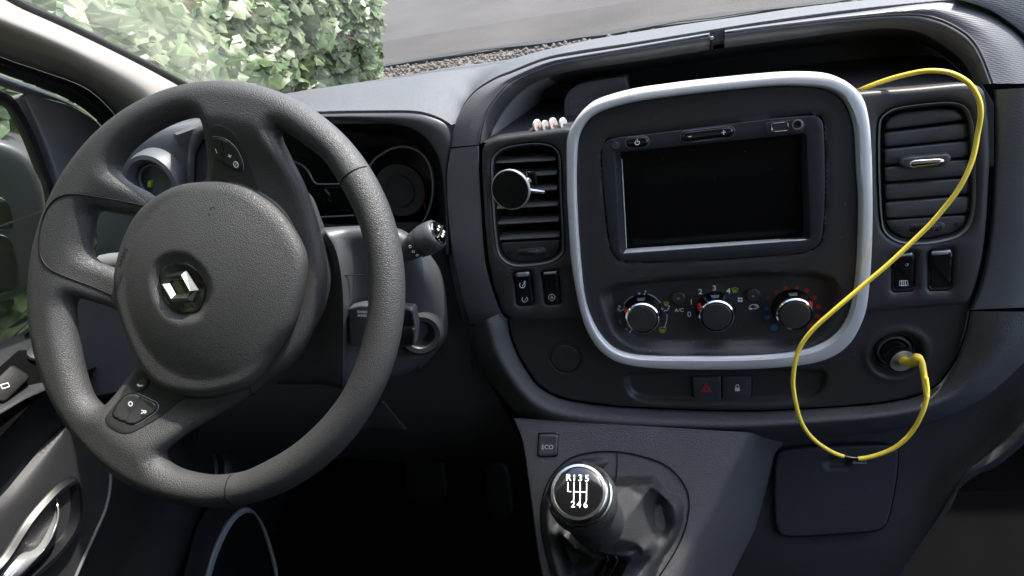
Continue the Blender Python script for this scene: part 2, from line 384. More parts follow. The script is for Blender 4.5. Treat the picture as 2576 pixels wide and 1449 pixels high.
# ivy ------------------------------------------------------------
def leafmat(name, c1, c2, trans=.25):
    mt, n, b = newmat(name); N = n.nodes.new; Lk = n.links.new
    oi = N('ShaderNodeObjectInfo'); g = N('ShaderNodeNewGeometry')
    nz = N('ShaderNodeTexNoise'); nz.inputs['Scale'].default_value = 9; nz.inputs['Detail'].default_value = 5; Lk(g.outputs['Position'], nz.inputs[0])
    ad = N('ShaderNodeMath'); ad.operation = 'MULTIPLY_ADD'; ad.inputs[1].default_value = .7; ad.inputs[2].default_value = -.1; ra = N('ShaderNodeMath'); ra.operation = 'ADD'; Lk(g.outputs['Random Per Island'], ra.inputs[0]); Lk(oi.outputs['Random'], ra.inputs[1]); rf = N('ShaderNodeMath'); rf.operation = 'FRACT'; Lk(ra.outputs[0], rf.inputs[0]); Lk(rf.outputs[0], ad.inputs[0])
    a2 = N('ShaderNodeMath'); a2.operation = 'MULTIPLY_ADD'; a2.inputs[1].default_value = .6; Lk(nz.outputs[0], a2.inputs[0]); Lk(ad.outputs[0], a2.inputs[2])
    mx = N('ShaderNodeMix'); mx.data_type = 'RGBA'; mx.inputs[6].default_value = (*c1, 1); mx.inputs[7].default_value = (*c2, 1); Lk(a2.outputs[0], mx.inputs[0])
    va = N('ShaderNodeAttribute'); va.attribute_name = 'vein'; pw = N('ShaderNodeMath'); pw.operation = 'POWER'; pw.inputs[1].default_value = 5; Lk(va.outputs['Fac'], pw.inputs[0]); pm = N('ShaderNodeMath'); pm.operation = 'MULTIPLY'; pm.inputs[1].default_value = .55; Lk(pw.outputs[0], pm.inputs[0]); vx = N('ShaderNodeMix'); vx.data_type = 'RGBA'; vx.inputs[7].default_value = (.30, .34, .16, 1); Lk(pm.outputs[0], vx.inputs[0]); Lk(mx.outputs[2], vx.inputs[6]); mx = vx
    Lk(mx.outputs[2], b.inputs['Base Color']); b.inputs['Roughness'].default_value = .38
    tr = N('ShaderNodeBsdfTranslucent'); Lk(mx.outputs[2], tr.inputs[0]); ms = N('ShaderNodeMixShader'); ms.inputs[0].default_value = trans
    Lk(b.outputs[0], ms.inputs[1]); Lk(tr.outputs[0], ms.inputs[2]); Lk(ms.outputs[0], n.nodes['Material Output'].inputs[0])
    bp = N('ShaderNodeBump'); bp.inputs['Distance'].default_value = .002; bp.inputs['Strength'].default_value = .6
    n3 = N('ShaderNodeTexNoise'); n3.inputs['Scale'].default_value = 60; Lk(g.outputs['Position'], n3.inputs[0]); Lk(n3.outputs[0], bp.inputs['Height']); Lk(bp.outputs[0], b.inputs['Normal'])
    return mt
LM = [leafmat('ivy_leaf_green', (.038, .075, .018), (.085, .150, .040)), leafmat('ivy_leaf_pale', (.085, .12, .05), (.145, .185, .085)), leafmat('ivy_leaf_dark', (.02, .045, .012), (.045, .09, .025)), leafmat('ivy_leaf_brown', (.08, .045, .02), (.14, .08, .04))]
def leaf_geo(v):
    r = random.Random(v); A = [(-90, .42), (-60, .68), (-38, .66), (-8, .95), (18, .76), (42, .84), (62, .80), (90, 1.15), (118, .80), (138, .84), (162, .76), (188, .95), (218, .66), (240, .68)]
    V = [(0, -.1, .0), (0, .35, .03)]; 
    for a, q in A:
        q *= r.uniform(.86, 1.1); x, y = q * math.cos(R_(a)), q * math.sin(R_(a)); V.append((x, y * .9, -.16 * abs(x) ** 1.4 - .1 * max(0, y) ** 2 + r.uniform(-.05, .05)))
    F = []
    n = len(A)
    for i in range(n):
        j = (i + 1) % n; c = 1 if 30 < A[i][0] < 150 else 0
        F.append((c, 2 + i, 2 + j))
    F += [(0, 2 + 5, 1), (0, 1, 2 + 9 + 0)]
    F = [f for f in F]
    return np.array(V), F
LG = [leaf_geo(i) for i in range(6)]
VEIN = [1., 1.] + [1. if q > .8 else .0 if q < .6 else .35 for q in (.42, .62, .5, .92, .56, .72, .62, 1.18, .62, .72, .56, .92, .5, .62)]
def veins(me):
    at = me.attributes.new('vein', 'FLOAT', 'POINT'); at.data.foreach_set('value', VEIN * (len(me.vertices) // 16))
ivy = thing('ivy_hedge', (-1.3, 1.6, ZG), 'leafy green ivy covering the bank outside, seen through the windscreen and the driver window', 'ivy')
def vis(p):
    c = (p - CC) @ CR
    if c[2] > -.1: return None
    return 1288 + CF * c[0] / -c[2], 724.5 - CF * c[1] / -c[2], -c[2]
L = []
for k in range(8200):
    z = rng.uniform(-1.2, .75); y = rng.uniform(.2, 2.43 + .07 * math.sin(z * 8) + .06 * math.sin(z * 19 + 1) + (.12 if rng.random() < .12 else 0)); dpt = rng.exponential(.05)
    yend = 2.5 - .10 * math.sin(z * 9) * .5
    bulge = .09 * math.sin(y * 3.1 + z * 2) + .07 * math.sin(z * 5.3 + y * 1.3)
    x = -1.27 + bulge - dpt - max(0, (y - 2.25)) ** 2 * 2.0
    p = np.array([x, y + rng.normal(0, .025), z]); v = vis(p)
    if v is None or not (-150 < v[0] < 1080 and -120 < v[1] < 950): continue
    # normal roughly out of the bank, up and towards the light
    nrm = np.array([.85 + rng.normal(0, .35), -.35 + rng.normal(0, .4) + (1.0 if y > 2.35 and rng.random() < .3 else 0), .55 + rng.normal(0, .35)]); nrm /= np.linalg.norm(nrm)
    up = np.array([rng.normal(0, .5), rng.normal(0, .6), -1.]); up -= nrm * (up @ nrm); up /= np.linalg.norm(up)
    s = rng.uniform(.027, .050) * (1.2 if rng.random() < .25 else 1) * (1.3 if y < 1.6 else 1)
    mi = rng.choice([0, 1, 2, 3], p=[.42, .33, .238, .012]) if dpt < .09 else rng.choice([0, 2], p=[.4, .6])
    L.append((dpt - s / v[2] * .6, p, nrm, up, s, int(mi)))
L.sort(key=lambda t: t[0])
meshes = {}
def leaf_frame(nrm, up): return np.stack([np.cross(up, nrm), up, nrm], 1)
npart = 0; rest = [MB() for _ in LM]
for k in range(1500):                                    # the rest of the bank, beside and above the cab
    y, z = (rng.uniform(-2.4, .4), rng.uniform(-1.1, 2.3)) if k % 2 else (rng.uniform(-.2, 2.5), rng.uniform(.7, 2.3))
    nrm = np.array([.85, rng.normal(0, .4), .5]); nrm /= np.linalg.norm(nrm); up = np.array([0, rng.normal(0, .5), -1.]); up -= nrm * (up @ nrm); up /= np.linalg.norm(up)
    rest[k % 3].add(LG[k % 6][0] * rng.uniform(.06, .1) @ np.stack([np.cross(up, nrm), up, nrm], 1).T + np.array([-1.3 + rng.uniform(-.05, .05) - max(0, y - 2.25) ** 2 * 2, y, z]), LG[k % 6][1])
for k, (_, p, nrm, up, s, mi) in enumerate(L):
    R3 = leaf_frame(nrm, up); gi = k % 6; q = vis(p)
    if npart < 298 and q and -30 < q[0] < 1020 and -30 < q[1] < 330:
        key = (gi, mi)
        if key not in meshes:
            me = bpy.data.meshes.new('leaf'); me.from_pydata(LG[gi][0].tolist(), [], LG[gi][1]); me.polygons.foreach_set('use_smooth', [True] * len(me.polygons)); me.materials.append(LM[mi]); veins(me); meshes[key] = me
        o = bpy.data.objects.new('leaf', meshes[key]); COL.objects.link(o); o.parent = ivy
        mt = np.eye(4); mt[:3, :3] = R3 * s; mt[:3, 3] = p - ORG[ivy]; o.matrix_local = Matrix(mt.tolist()); npart += 1
    else: rest[mi].add(LG[gi][0] * s @ R3.T + p, LG[gi][1])
for r_ in rest:
    if r_.n: fo_ = r_.build('foliage', LM[rest.index(r_)], ivy, sharp=None); fo_['kind'] = 'stuff'; veins(fo_.data)
M['bank'] = plastic('bank_soil', (.035, .024, .015), .95, 'coarse', 1.0, var=.6)
ys, zs = np.linspace(-2.6, 2.46, 60), np.linspace(-1.25, 2.4, 40)
V = np.array([(-1.42 + .09 * math.sin(y * 3.1 + z * 2) + .07 * math.sin(z * 5.3 + y * 1.3) + rng.normal(0, .02) - max(0, y - 2.25) ** 2 * 2.6, y, z) for z in zs for y in ys])
mesh('bank', V, [(i * 60 + j, i * 60 + j + 1, (i + 1) * 60 + j + 1, (i + 1) * 60 + j) for i in range(39) for j in range(59)], M['bank'], ivy)
M['stem'] = plastic('ivy_stem', (.24, .17, .10), .7)
for k in range(46):
    y = rng.uniform(.3, 2.5); z = rng.uniform(-.9, .5); pts = []
    a = rng.uniform(-2, 2)
    for i in range(8):
        pts.append([-1.27 + .09 * math.sin(y * 3.1 + z * 2) + .07 * math.sin(z * 5.3 + y * 1.3) - max(0, (y - 2.25)) ** 2 * 2 + rng.normal(0, .01) - .02, y, z]); y += .045 * math.cos(a); z += .045 * math.sin(a); a += rng.normal(0, .4)
    tube('stem', spl(pts, n=3), .0035, M['stem'], ivy, seg=5)
# ================================================================= WINDSCREEN, PILLAR, DOOR, MIRROR
def glassmat(name, reflection_veil=.0, reflection_haze=0, reflection_col=(.75, .8, .72), edge=False):
    mt, n, b = newmat(name); N = n.nodes.new; Lk = n.links.new; n.nodes.remove(b)
    tr = N('ShaderNodeBsdfTransparent'); tr.inputs[0].default_value = (.93, .95, .93, 1)
    gl = N('ShaderNodeBsdfGlossy'); gl.inputs['Roughness'].default_value = .02; fr = N('ShaderNodeFresnel'); fr.inputs[0].default_value = 1.5
    ms = N('ShaderNodeMixShader'); Lk(fr.outputs[0], ms.inputs[0]); Lk(tr.outputs[0], ms.inputs[1]); Lk(gl.outputs[0], ms.inputs[2]); out = ms.outputs[0]
    if reflection_veil:
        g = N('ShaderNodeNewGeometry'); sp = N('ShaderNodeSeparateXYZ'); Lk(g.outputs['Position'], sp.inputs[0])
        # pale veiling reflection painted into the glass, bounded by an arc
        vd = N('ShaderNodeVectorMath'); vd.operation = 'DISTANCE'; vd.inputs[1].default_value = VEIL_ARC; Lk(g.outputs['Position'], vd.inputs[0])
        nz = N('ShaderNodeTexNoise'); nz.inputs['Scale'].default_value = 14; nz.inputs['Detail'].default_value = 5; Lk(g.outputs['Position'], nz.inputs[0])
        mr = N('ShaderNodeMapRange'); mr.inputs[1].default_value = VEIL_R; mr.inputs[2].default_value = VEIL_R + .02; mr.inputs[3].default_value = .05; mr.inputs[4].default_value = 1.0; Lk(vd.outputs['Value'], mr.inputs[0])
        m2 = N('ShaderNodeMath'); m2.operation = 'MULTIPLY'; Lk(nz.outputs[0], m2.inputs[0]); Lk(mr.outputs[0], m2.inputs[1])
        m3 = N('ShaderNodeMath'); m3.operation = 'MULTIPLY'; m3.inputs[1].default_value = reflection_veil * 2; Lk(m2.outputs[0], m3.inputs[0])
        tl = N('ShaderNodeBsdfTranslucent'); tl.inputs[0].default_value = (*reflection_col, 1); df = N('ShaderNodeBsdfDiffuse'); df.inputs[0].default_value = (*reflection_col, 1)
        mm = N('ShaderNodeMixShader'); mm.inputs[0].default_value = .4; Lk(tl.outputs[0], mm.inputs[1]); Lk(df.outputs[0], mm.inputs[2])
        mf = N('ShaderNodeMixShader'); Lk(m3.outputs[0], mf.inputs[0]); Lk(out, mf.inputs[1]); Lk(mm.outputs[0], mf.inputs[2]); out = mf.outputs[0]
    if reflection_haze:  # even pale veil mixed in for the reflection on the side glass
        df = N('ShaderNodeBsdfTranslucent'); df.inputs[0].default_value = (.75, .82, .78, 1); mf = N('ShaderNodeMixShader'); mf.inputs[0].default_value = reflection_haze
        Lk(out, mf.inputs[1]); Lk(df.outputs[0], mf.inputs[2]); out = mf.outputs[0]
    Lk(out, n.nodes['Material Output'].inputs[0]); return mt
def ws(x, y):                                            # point on the windscreen plane
    nW = np.array([0, -.60, -.80]); nW /= np.linalg.norm(nW); o = np.array([0, .46, .04]); r = ray(x, y)
    t = ((o - CC) @ nW) / (r @ nW); return CC + r * t
pe, qe = ws(700, 235), ws(475, -5)                      # line where the painted reflection ends
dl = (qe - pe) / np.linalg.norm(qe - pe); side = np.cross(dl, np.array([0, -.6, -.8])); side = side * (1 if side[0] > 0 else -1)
VEIL_R = 1.6; VEIL_ARC = tuple((pe + qe) / 2 + side * VEIL_R)
wt = thing('windscreen', (0, .46, .04), 'clear raked windscreen with a pale reflection painted in above the steering wheel', 'windscreen')
c0, c1 = np.array([-.87, .53, -.015]), np.array([.95, .53, -.015]); up_ = np.array([0, -.80, .60])
mesh('pane', [c0, c1, c1 + up_ * .95, c0 + up_ * .95], [(0, 1, 2, 3)], glassmat('windscreen_glass', reflection_veil=.075), wt, False)
pil = thing('windscreen_pillar', XP(250, 150, -.8), 'pale beige windscreen pillar trim running up from the dashboard corner', 'pillar')
PL1 = [(-160, -130), (0, -35), (50, -2), (160, 48), (300, 118), (400, 170), (480, 214), (560, 262)]
PL2 = [(-160, -40), (0, 30), (60, 55), (160, 98), (300, 162), (395, 215), (440, 262), (480, 300)]
PL3 = [(-160, 30), (0, 103), (100, 140), (200, 185), (280, 240), (325, 280), (345, 310), (360, 350)]
PL4 = [(-160, 70), (0, 142), (100, 177), (200, 213), (250, 247), (293, 293), (310, 320), (325, 360)]
def wsl(pts, off=0): return [ws(x, y) + np.array([0, -.8, -.6]) * off for x, y in pts]
def mixp0(a, b_, t): return [(x + t * (c - x), y + t * (d - y)) for (x, y), (c, d) in zip(a, b_)]
def inb(pts, off): return [XP(x, y, XW + off) for x, y in pts]
XW = -.77
def xl(pts, X): return [XP(x, y, X) for x, y in pts]
loft('pillar_trim', [wsl([(x + 5, y - 3) for x, y in PL1], .002), spl(wsl(PL1, .006)), spl(wsl(PL1, .012)), spl(inb(mixp0(PL1, PL2, .45), .036)), spl(inb(mixp0(PL1, PL2, .95), .068)), spl(inb(mixp0(PL2, PL3, .35), .072)), spl(inb(mixp0(PL2, PL3, .7), .048)), spl(xl(PL3, -.80)), spl(xl(PL4, -.845))], M['beige'], pil, n=40, k=5)
e1 = [(x + 8, y - 4) for x, y in PL1]
tube('windscreen_seal', spl(wsl([(x + 5, y - 3) for x, y in PL1], .010)), .0065, M['rubber'], pil)
b = MB()                                               # dotted black band printed on the glass edge
for r0 in range(3):
    P0 = rs(spl(wsl([(x + 17 + 5 * r0, y - 9 - 3 * r0) for x, y in PL1], .001)), 200)
    for p in P0: b.add(*g_lathe(p, (0, -.6, -.8), [(.0011 - .0002 * r0, 0)], 6))
b.build('edge_dots', M['rubber'], pil)['kind'] = 'stuff'
# door -------------------------------------------------------------
DX = -.86
door = thing('driver_door', (DX, .1, -.4), 'dark grey door beside the steering wheel with its chrome pull and speaker', 'door')
SE1 = PL4
SE2 = [(-160, 110), (0, 183), (67, 207), (133, 233), (200, 267), (263, 320), (285, 350), (300, 390)]
loft('door_seal', [spl(xl(SE1, -.846)), spl(xl([(x + (c - x) * .45, y + (d - y) * .45 - 3) for (x, y), (c, d) in zip(SE1, SE2)], -.835)), spl(xl(SE2, -.85))], M['rubber'], door, n=36)
F0 = [(-160, 125), (0, 186), (67, 210), (133, 236), (200, 270), (263, 323), (285, 353), (300, 393)]
F1 = [(-160, 150), (0, 216), (57, 236), (110, 248), (167, 262), (217, 288), (250, 330), (270, 380)]
loft('door_frame', [spl(xl(F0, -.856)), spl(xl([((a + c) / 2, (b_ + d) / 2) for (a, b_), (c, d) in zip(F0, F1)], -.85)), spl(xl(F1, -.862))], M['sail'], door, n=36)
sailp = [(57, 242), (80, 233), (110, 247), (167, 262), (217, 288), (262, 330), (300, 400), (300, 560), (170, 560), (147, 483), (133, 420), (97, 327), (67, 262)]
slab('sail_panel', DR, spl(pl(DR, sailp, .002), True, 4), .004, .02, .004, M['sail'], door)
G1 = [(-160, 190), (0, 228), (25, 240), (45, 260), (85, 335), (118, 425), (137, 483), (140, 600), (120, 700), (95, 800), (70, 845)]
G2 = [(-160, 220), (0, 263), (18, 278), (30, 300), (57, 350), (83, 417), (110, 483), (116, 600), (100, 700), (90, 790), (60, 838)]
loft('window_seal', [spl(xl(G1, -.862)), spl(xl([((a + c) / 2, (b_ + d) / 2) for (a, b_), (c, d) in zip(G1, G2)], -.852)), spl(xl(G2, -.868)), spl(xl(G2, -.89))], M['rubber'], door, n=50)
slab('window_pane', DR, pl(DR, [(-260, 100), (0, 240), (40, 290), (130, 470), (130, 760), (-20, 900), (-260, 1000)], -.03), -.03, .004, .0005, glassmat('door_glass', reflection_haze=.07), door)
L1 = [(-120, 925), (0, 868), (83, 828), (160, 790)]; L2 = [(-120, 1000), (0, 940), (60, 905), (115, 878), (180, 850)]
L3 = [(-120, 1085), (0, 1022), (60, 988), (130, 955), (200, 925)]
def shelf(pts, X): return [XP(x, y, X) for x, y in pts]
L0 = [(-120, 920), (0, 862), (83, 822), (160, 784)]
loft('window_ledge', [spl(xl(L0, -.875)), spl(xl(L1, -.868)), spl(xl([(-120, 945), (0, 888), (83, 848), (160, 812)], -.852)), spl(xl(L2, -.82)), spl(xl(L3, -.775)), spl(xl([(-120, 1105), (0, 1042), (60, 1006), (130, 975), (200, 945)], -.768))], M['doorgrey'], door, n=30, k=4)
ctl = slab('window_switch_panel', Fr(XP(20, 990, -.79), (0, 1, 0), (-.55, 0, .835)), np.array([(-.16, -.028), (.05, -.026), (.075, 0), (.05, .026), (-.16, .03)]), .004, .01, .002, M['carpet'], door)
fp = Fr(XP(12, 975, -.79), (0, 1, 0), (-.55, 0, .835))
slab('window_switch', fp, rc([(-.022, -.012), (.022, -.012), (.022, .012), (-.022, .012)], .003), .012, .01, .002, M['dark'], ctl)
strokes('window_symbol', fp, [[(2, 968), (20, 963), (24, 972), (6, 978), (2, 968)]], 2, .0125, M['white'], ctl, 2000)
kb = XP(95, 915, -.80); axk = np.array([.55, 0, .835])
kn = lathe('mirror_adjuster', kb, axk, [(.020, 0), (.020, .003), (.013, .004), (.011, .006), (.011, .016), (.012, .020), (.010, .022), (0, .0225)], M['button'], door)
# main door skin: rows from the ledge down to the pocket
R0 = [(-160, 1118), (0, 1044), (100, 990), (200, 940), (300, 900)]
R1 = [(-160, 1330), (0, 1250), (60, 1180), (110, 1120), (172, 1060), (300, 980)]
R2 = [(-160, 1352), (0, 1272), (66, 1192), (120, 1130), (184, 1068), (310, 990)]
R3 = [(-160, 1700), (0, 1660), (170, 1560), (300, 1520), (420, 1500), (560, 1500)]
loft('upper_skin', [spl(xl(R0, -.775)), spl(xl([((a[0] + b_[0]) / 2, (a[1] + b_[1]) / 2) for a, b_ in zip(R0, [R1[0], R1[1], R1[2], R1[4], R1[5]])], -.80)), spl(xl(R1, -.808))], M['doorgrey'], door, n=40)
M['doorweave'] = plastic('door_weave', (.034, .034, .037), .45, 'weave', .25)
C1 = [(188, 1062), (230, 1110), (262, 1150), (277, 1190), (275, 1240), (262, 1290), (240, 1340), (215, 1395), (190, 1452), (165, 1510)]
C0 = [(172, 1060), (110, 1120), (60, 1180), (0, 1250), (-60, 1290), (-120, 1330), (-160, 1370), (-180, 1430), (-190, 1500), (-190, 1560)]
loft('door_insert', [spl(xl(C0, -.806)), spl(xl([(.75 * a + .25 * c, .75 * b_ + .25 * d) for (a, b_), (c, d) in zip(C0, C1)], -.797)), spl(xl([(.35 * a + .65 * c, .35 * b_ + .65 * d) for (a, b_), (c, d) in zip(C0, C1)], -.799)), spl(xl(C1, -.806))], M['doorweave'], door, n=50)
tube('insert_piping', spl(xl(C1, -.803)), .0022, M['sail'], door)
C2 = [(330, 1000), (420, 1080), (470, 1150), (490, 1230), (485, 1290), (470, 1350), (450, 1400), (430, 1450), (420, 1500), (410, 1540)]
C3 = [(500, 1000), (560, 1080), (600, 1180), (560, 1250), (530, 1290), (505, 1340), (490, 1400), (480, 1450), (475, 1500), (470, 1540)]
loft('lower_skin', [spl(xl([(x - 3, y) for x, y in C1], -.810)), spl(xl([((a + c) / 2, (b_ + d) / 2) for (a, b_), (c, d) in zip(C1, C2)], -.815)), spl(xl(C2, -.80)), spl(xl([((a + c) / 2 + 4, (b_ + d) / 2) for (a, b_), (c, d) in zip(C2, C3)], -.815)), spl(xl(C3, -.79)), spl(xl([(x + 150, y) for x, y in C3], -.83))], M['doorgrey'], door, n=50, k=5)
M['pull'] = plastic('satin_chrome', (.55, .55, .56), .2, None, metal=.6, var=.01)
M['trimsilver'] = plastic('speaker_silver', (.72, .73, .76), .35, None, metal=.2, var=.02)
# door pull: dark bezel and chrome blade
H1 = [(-60, 1470), (0, 1400), (60, 1308), (120, 1238), (160, 1205), (185, 1198), (200, 1215), (206, 1260), (202, 1310), (180, 1360), (140, 1410), (95, 1452), (40, 1500), (-60, 1560)]
fd = Fr((-.797, 0, 0), (0, 1, 0), (0, 0, 1))
def pull_h(q, s): return .008 * sstep(0, .007, s) - .030 * sstep(.009, .022, s)
field('pull_recess', fd, [spl(pl(fd, H1), True, 4)], pull_h, M['button'], door, grid=.004, offs=(.001, .003, .006, .010, .015))
bl = [XP(140, 1246, -.80), XP(146, 1290, -.788), XP(137, 1330, -.783), XP(112, 1380, -.783), XP(72, 1425, -.785), XP(20, 1475, -.79)]
bi = [XP(122, 1258, -.812), XP(128, 1300, -.806), XP(116, 1340, -.80), XP(86, 1382, -.80), XP(28, 1398, -.80), XP(-10, 1440, -.80)]
hd = loft('door_pull', [spl(bi), spl([(a + b_) / 2 + np.array([.006, 0, 0]) for a, b_ in zip(bl, bi)]), spl(bl), spl([p + np.array([-.006, .002, -.004]) for p in bl])], M['pull'], door, n=40, k=5, solid=.001)
# speaker
SPI = [(520, 1520), (532, 1449), (550, 1390), (578, 1330), (602, 1300), (625, 1290), (645, 1300), (665, 1350), (685, 1420), (692, 1470), (700, 1540)]
SPO = [(503, 1520), (514, 1449), (532, 1385), (560, 1325), (588, 1290), (615, 1275), (640, 1286), (668, 1330), (694, 1410), (702, 1470), (712, 1540)]
spk = loft('speaker_trim', [spl(xl(SPO, -.800)), spl(xl([(a * .6 + c * .4, b_ * .6 + d * .4) for (a, b_), (c, d) in zip(SPO, SPI)], -.790)), spl(xl(SPI, -.797))], M['trimsilver'], door, n=60)
M['mesh'] = plastic('speaker_mesh', (.010, .010, .011), .4, 'mesh', .8)
slab('speaker_grille', Fr((-.797, 0, 0), (0, 1, 0), (0, 0, 1)), pl(Fr((-.797, 0, 0), (0, 1, 0), (0, 0, 1)), SPI), -.003, .01, .001, M['mesh'], door)
mesh('door_shell', [(-.885, -1.2, -.12), (-.885, .55, -.12), (-.885, .55, -1.0), (-.885, -1.2, -1.0)], [(0, 1, 2, 3)], M['dark'], door, False)
# mirror outside the window
mir = thing('wing_mirror', XP(20, 560, -1.06), 'black wing mirror outside the driver window reflecting the ivy', 'mirror')
fm = Fr((-1.0, .42, 0), (.80, .60, 0), (0, 0, 1))
MH = [(-150, 372), (-60, 352), (0, 360), (55, 385), (92, 430), (112, 500), (116, 600), (100, 690), (70, 738), (0, 764), (-150, 790)]
MG = [(-160, 595), (-20, 588), (22, 600), (38, 640), (47, 700), (35, 728), (0, 741), (-160, 770)]
MU = [(-160, 470), (-20, 492), (15, 505), (30, 540), (32, 570), (15, 577), (-20, 579), (-160, 582)]
M['mirror_black'] = plastic('mirror_black', (.05, .052, .052), .4)
slab('mirror_housing', fm, spl(pl(fm, MH), True, 5), 0, .09, .012, M['mirror_black'], mir, holes=())
M['mirror'] = plastic('mirror_glass', (.55, .62, .58), .04, None, metal=1, var=.02)
slab('mirror_glass', fm, spl(pl(fm, MG, .002), True, 4), .004, .003, .001, M['mirror'], mir)
slab('mirror_glass', fm, spl(pl(fm, MU, .002), True, 4), .004, .003, .001, M['mirror'], mir)
# ================================================================= DASHBOARD
def S(pts, d): return [ST.P(x, y, d) for x, y in pts]
def Sd(pts): return [ST.P(x, y, d) for x, y, d in pts]
dash = thing('dashboard', (0, .1, -.1), 'black grained dashboard spanning the cab with an open tray behind the screen', 'dashboard')
FE = [(380, 330), (560, 262), (735, 237), (807, 222), (900, 208), (1007, 192), (1111, 173), (1211, 160), (1288, 148), (1388, 128), (1488, 112), (1588, 97), (1688, 80), (1788, 65), (1932, 47), (2065, 28), (2199, 15), (2332, 3), (2480, -12), (2720, -35)]
FR = [(440, 345), (600, 297), (807, 285), (957, 282), (1044, 283), (1094, 295), (1128, 312), (1144, 320), (1161, 277), (1194, 233), (1244, 200), (1288, 182), (1371, 150), (1455, 133), (1588, 113), (1785, 81), (1932, 58), (2165, 27), (2399, 4), (2700, -22)]
far = spl([YP(x, y, .27) for x, y in FE]); near = spl([ST.P(x, y, -.028 if i < 8 else -.036) for i, (x, y) in enumerate(FR)], n=8)
farR, nearR = rs(far, 160), rs(near, 160)
# re-pair by x so that rows stay straight
def byx(c, xs): c = np.array(c); o = np.argsort(c[:, 0]); c = c[o]; return np.stack([np.interp(xs, c[:, 0], c[:, k]) for k in range(3)], 1)
def rowmix(t, lift): q = nearR * (1 - t) + farP * t; q[:, 2] += lift; return q
pxn = rs(spl(FR), 160)
FEs = rs(spl(FE), 300); farP = []
for i, (x, y) in enumerate(pxn):
    k = i / 159; xx = x + (1 - k) * -10; j = np.interp(xx, FEs[:, 0], FEs[:, 1]); farP.append(YP(xx, j, .27))
farP = np.array(farP)
drop = farP.copy(); drop[:, 1] += .10; drop[:, 2] -= .035; drop2 = farP.copy(); drop2[:, 1] += .2; drop2[:, 2] -= .10
nlow = nearR.copy(); nlow += ST.n * 0 ; nlow[:, 2] -= .012
loft('dash_top', [nlow, nearR + [0, .001, 0], nearR + [0, .004, .0012], rowmix(.12, .003), rowmix(.4, .007), rowmix(.7, .007), farP - [0, .02, -.002], farP, drop, drop2], M['grain'], dash, n=160, k=3, sharp=60)
# instrument hood
HS = [(462, 560), (470, 470), (474, 380), (478, 350), (500, 318), (600, 299), (807, 287), (957, 284), (1044, 285), (1094, 297), (1126, 316), (1137, 345), (1134, 380), (1126, 430), (1125, 483), (1130, 560), (1133, 640)]
HL = [(486, 560), (488, 470), (490, 400), (497, 372), (530, 332), (640, 309), (827, 300), (944, 307), (1011, 315), (1050, 330), (1075, 348), (1091, 370), (1105, 400), (1113, 440), (1117, 483), (1122, 560), (1122, 640)]
HI = [(530, 560), (530, 470), (532, 420), (540, 392), (575, 360), (670, 342), (827, 335), (930, 338), (990, 345), (1030, 358), (1055, 375), (1072, 395), (1085, 420), (1093, 450), (1097, 490), (1100, 560), (1095, 640)]
loft('instrument_hood', [spl(S(HS, -.040)), spl(S(HS, -.029)), spl(S([(x * .5 + a * .5, y * .5 + b_ * .5) for (x, y), (a, b_) in zip(HS, HL)], -.024)), spl(S(HL, -.028)), spl(S(HL, -.036))], M['satin2'], dash, n=120, k=5)
loft('hood_inner_wall', [spl(S(HL, -.034)), spl(S([(x * .7 + a * .3, y * .7 + b_ * .3) for (x, y), (a, b_) in zip(HL, HI)], -.05)), spl(S(HI, -.095))], M['dark'], dash, n=120, k=4)
# arch round the open tray: A ribbed band, B crest, C lip, D ceiling
A = [(1136, 370), (1144, 322), (1161, 279), (1194, 235), (1244, 202), (1288, 184), (1371, 152), (1455, 136), (1588, 115), (1785, 82), (1932, 60), (2165, 29), (2330, 8), (2399, 7), (2465, 27), (2515, 54), (2576, 107), (2640, 210)]
B = [(1204, 364), (1208, 330), (1221, 283), (1244, 247), (1268, 220), (1290, 201), (1375, 162), (1455, 144), (1588, 122), (1785, 88), (1932, 68), (2165, 43), (2299, 37), (2365, 50), (2420, 78), (2450, 105), (2473, 145), (2498, 210)]
Cc = [(1232, 350), (1236, 335), (1246, 312), (1268, 276), (1300, 240), (1345, 208), (1415, 184), (1500, 169), (1620, 152), (1785, 126), (1932, 107), (2120, 82), (2225, 73), (2299, 78), (2349, 100), (2399, 133), (2432, 170), (2449, 215)]
D = [(1350, 350), (1350, 325), (1352, 295), (1356, 262), (1364, 238), (1381, 221), (1438, 207), (1500, 197), (1620, 177), (1785, 153), (1932, 133), (2100, 112), (2225, 99), (2299, 106), (2349, 125), (2393, 155), (2420, 182), (2436, 218)]
dB = [-.010, -.012, -.016, -.020, -.023, -.026, -.028, -.028, -.028, -.028, -.028, -.028, -.028, -.026, -.022, -.018, -.013, -.008]
dA = [-.026, -.028, -.030, -.032, -.034, -.035, -.036, -.037, -.037, -.037, -.037, -.037, -.037, -.038, -.036, -.034, -.032, -.030]
def Sz(pts, ds, off=0): return [ST.P(x, y, d + off) for (x, y), d in zip(pts, ds)]
mid = [((a + c) / 2, (b_ + d) / 2) for (a, b_), (c, d) in zip(A, B)]
def arch(name, curves, mat, n=130, k=4, sl=None):
    cc = [spl(c, n=8) for c in curves]
    if sl: cc = [c[sl[0]:sl[1]] for c in cc]
    return loft(name, cc, mat, dash, n=n, k=k)
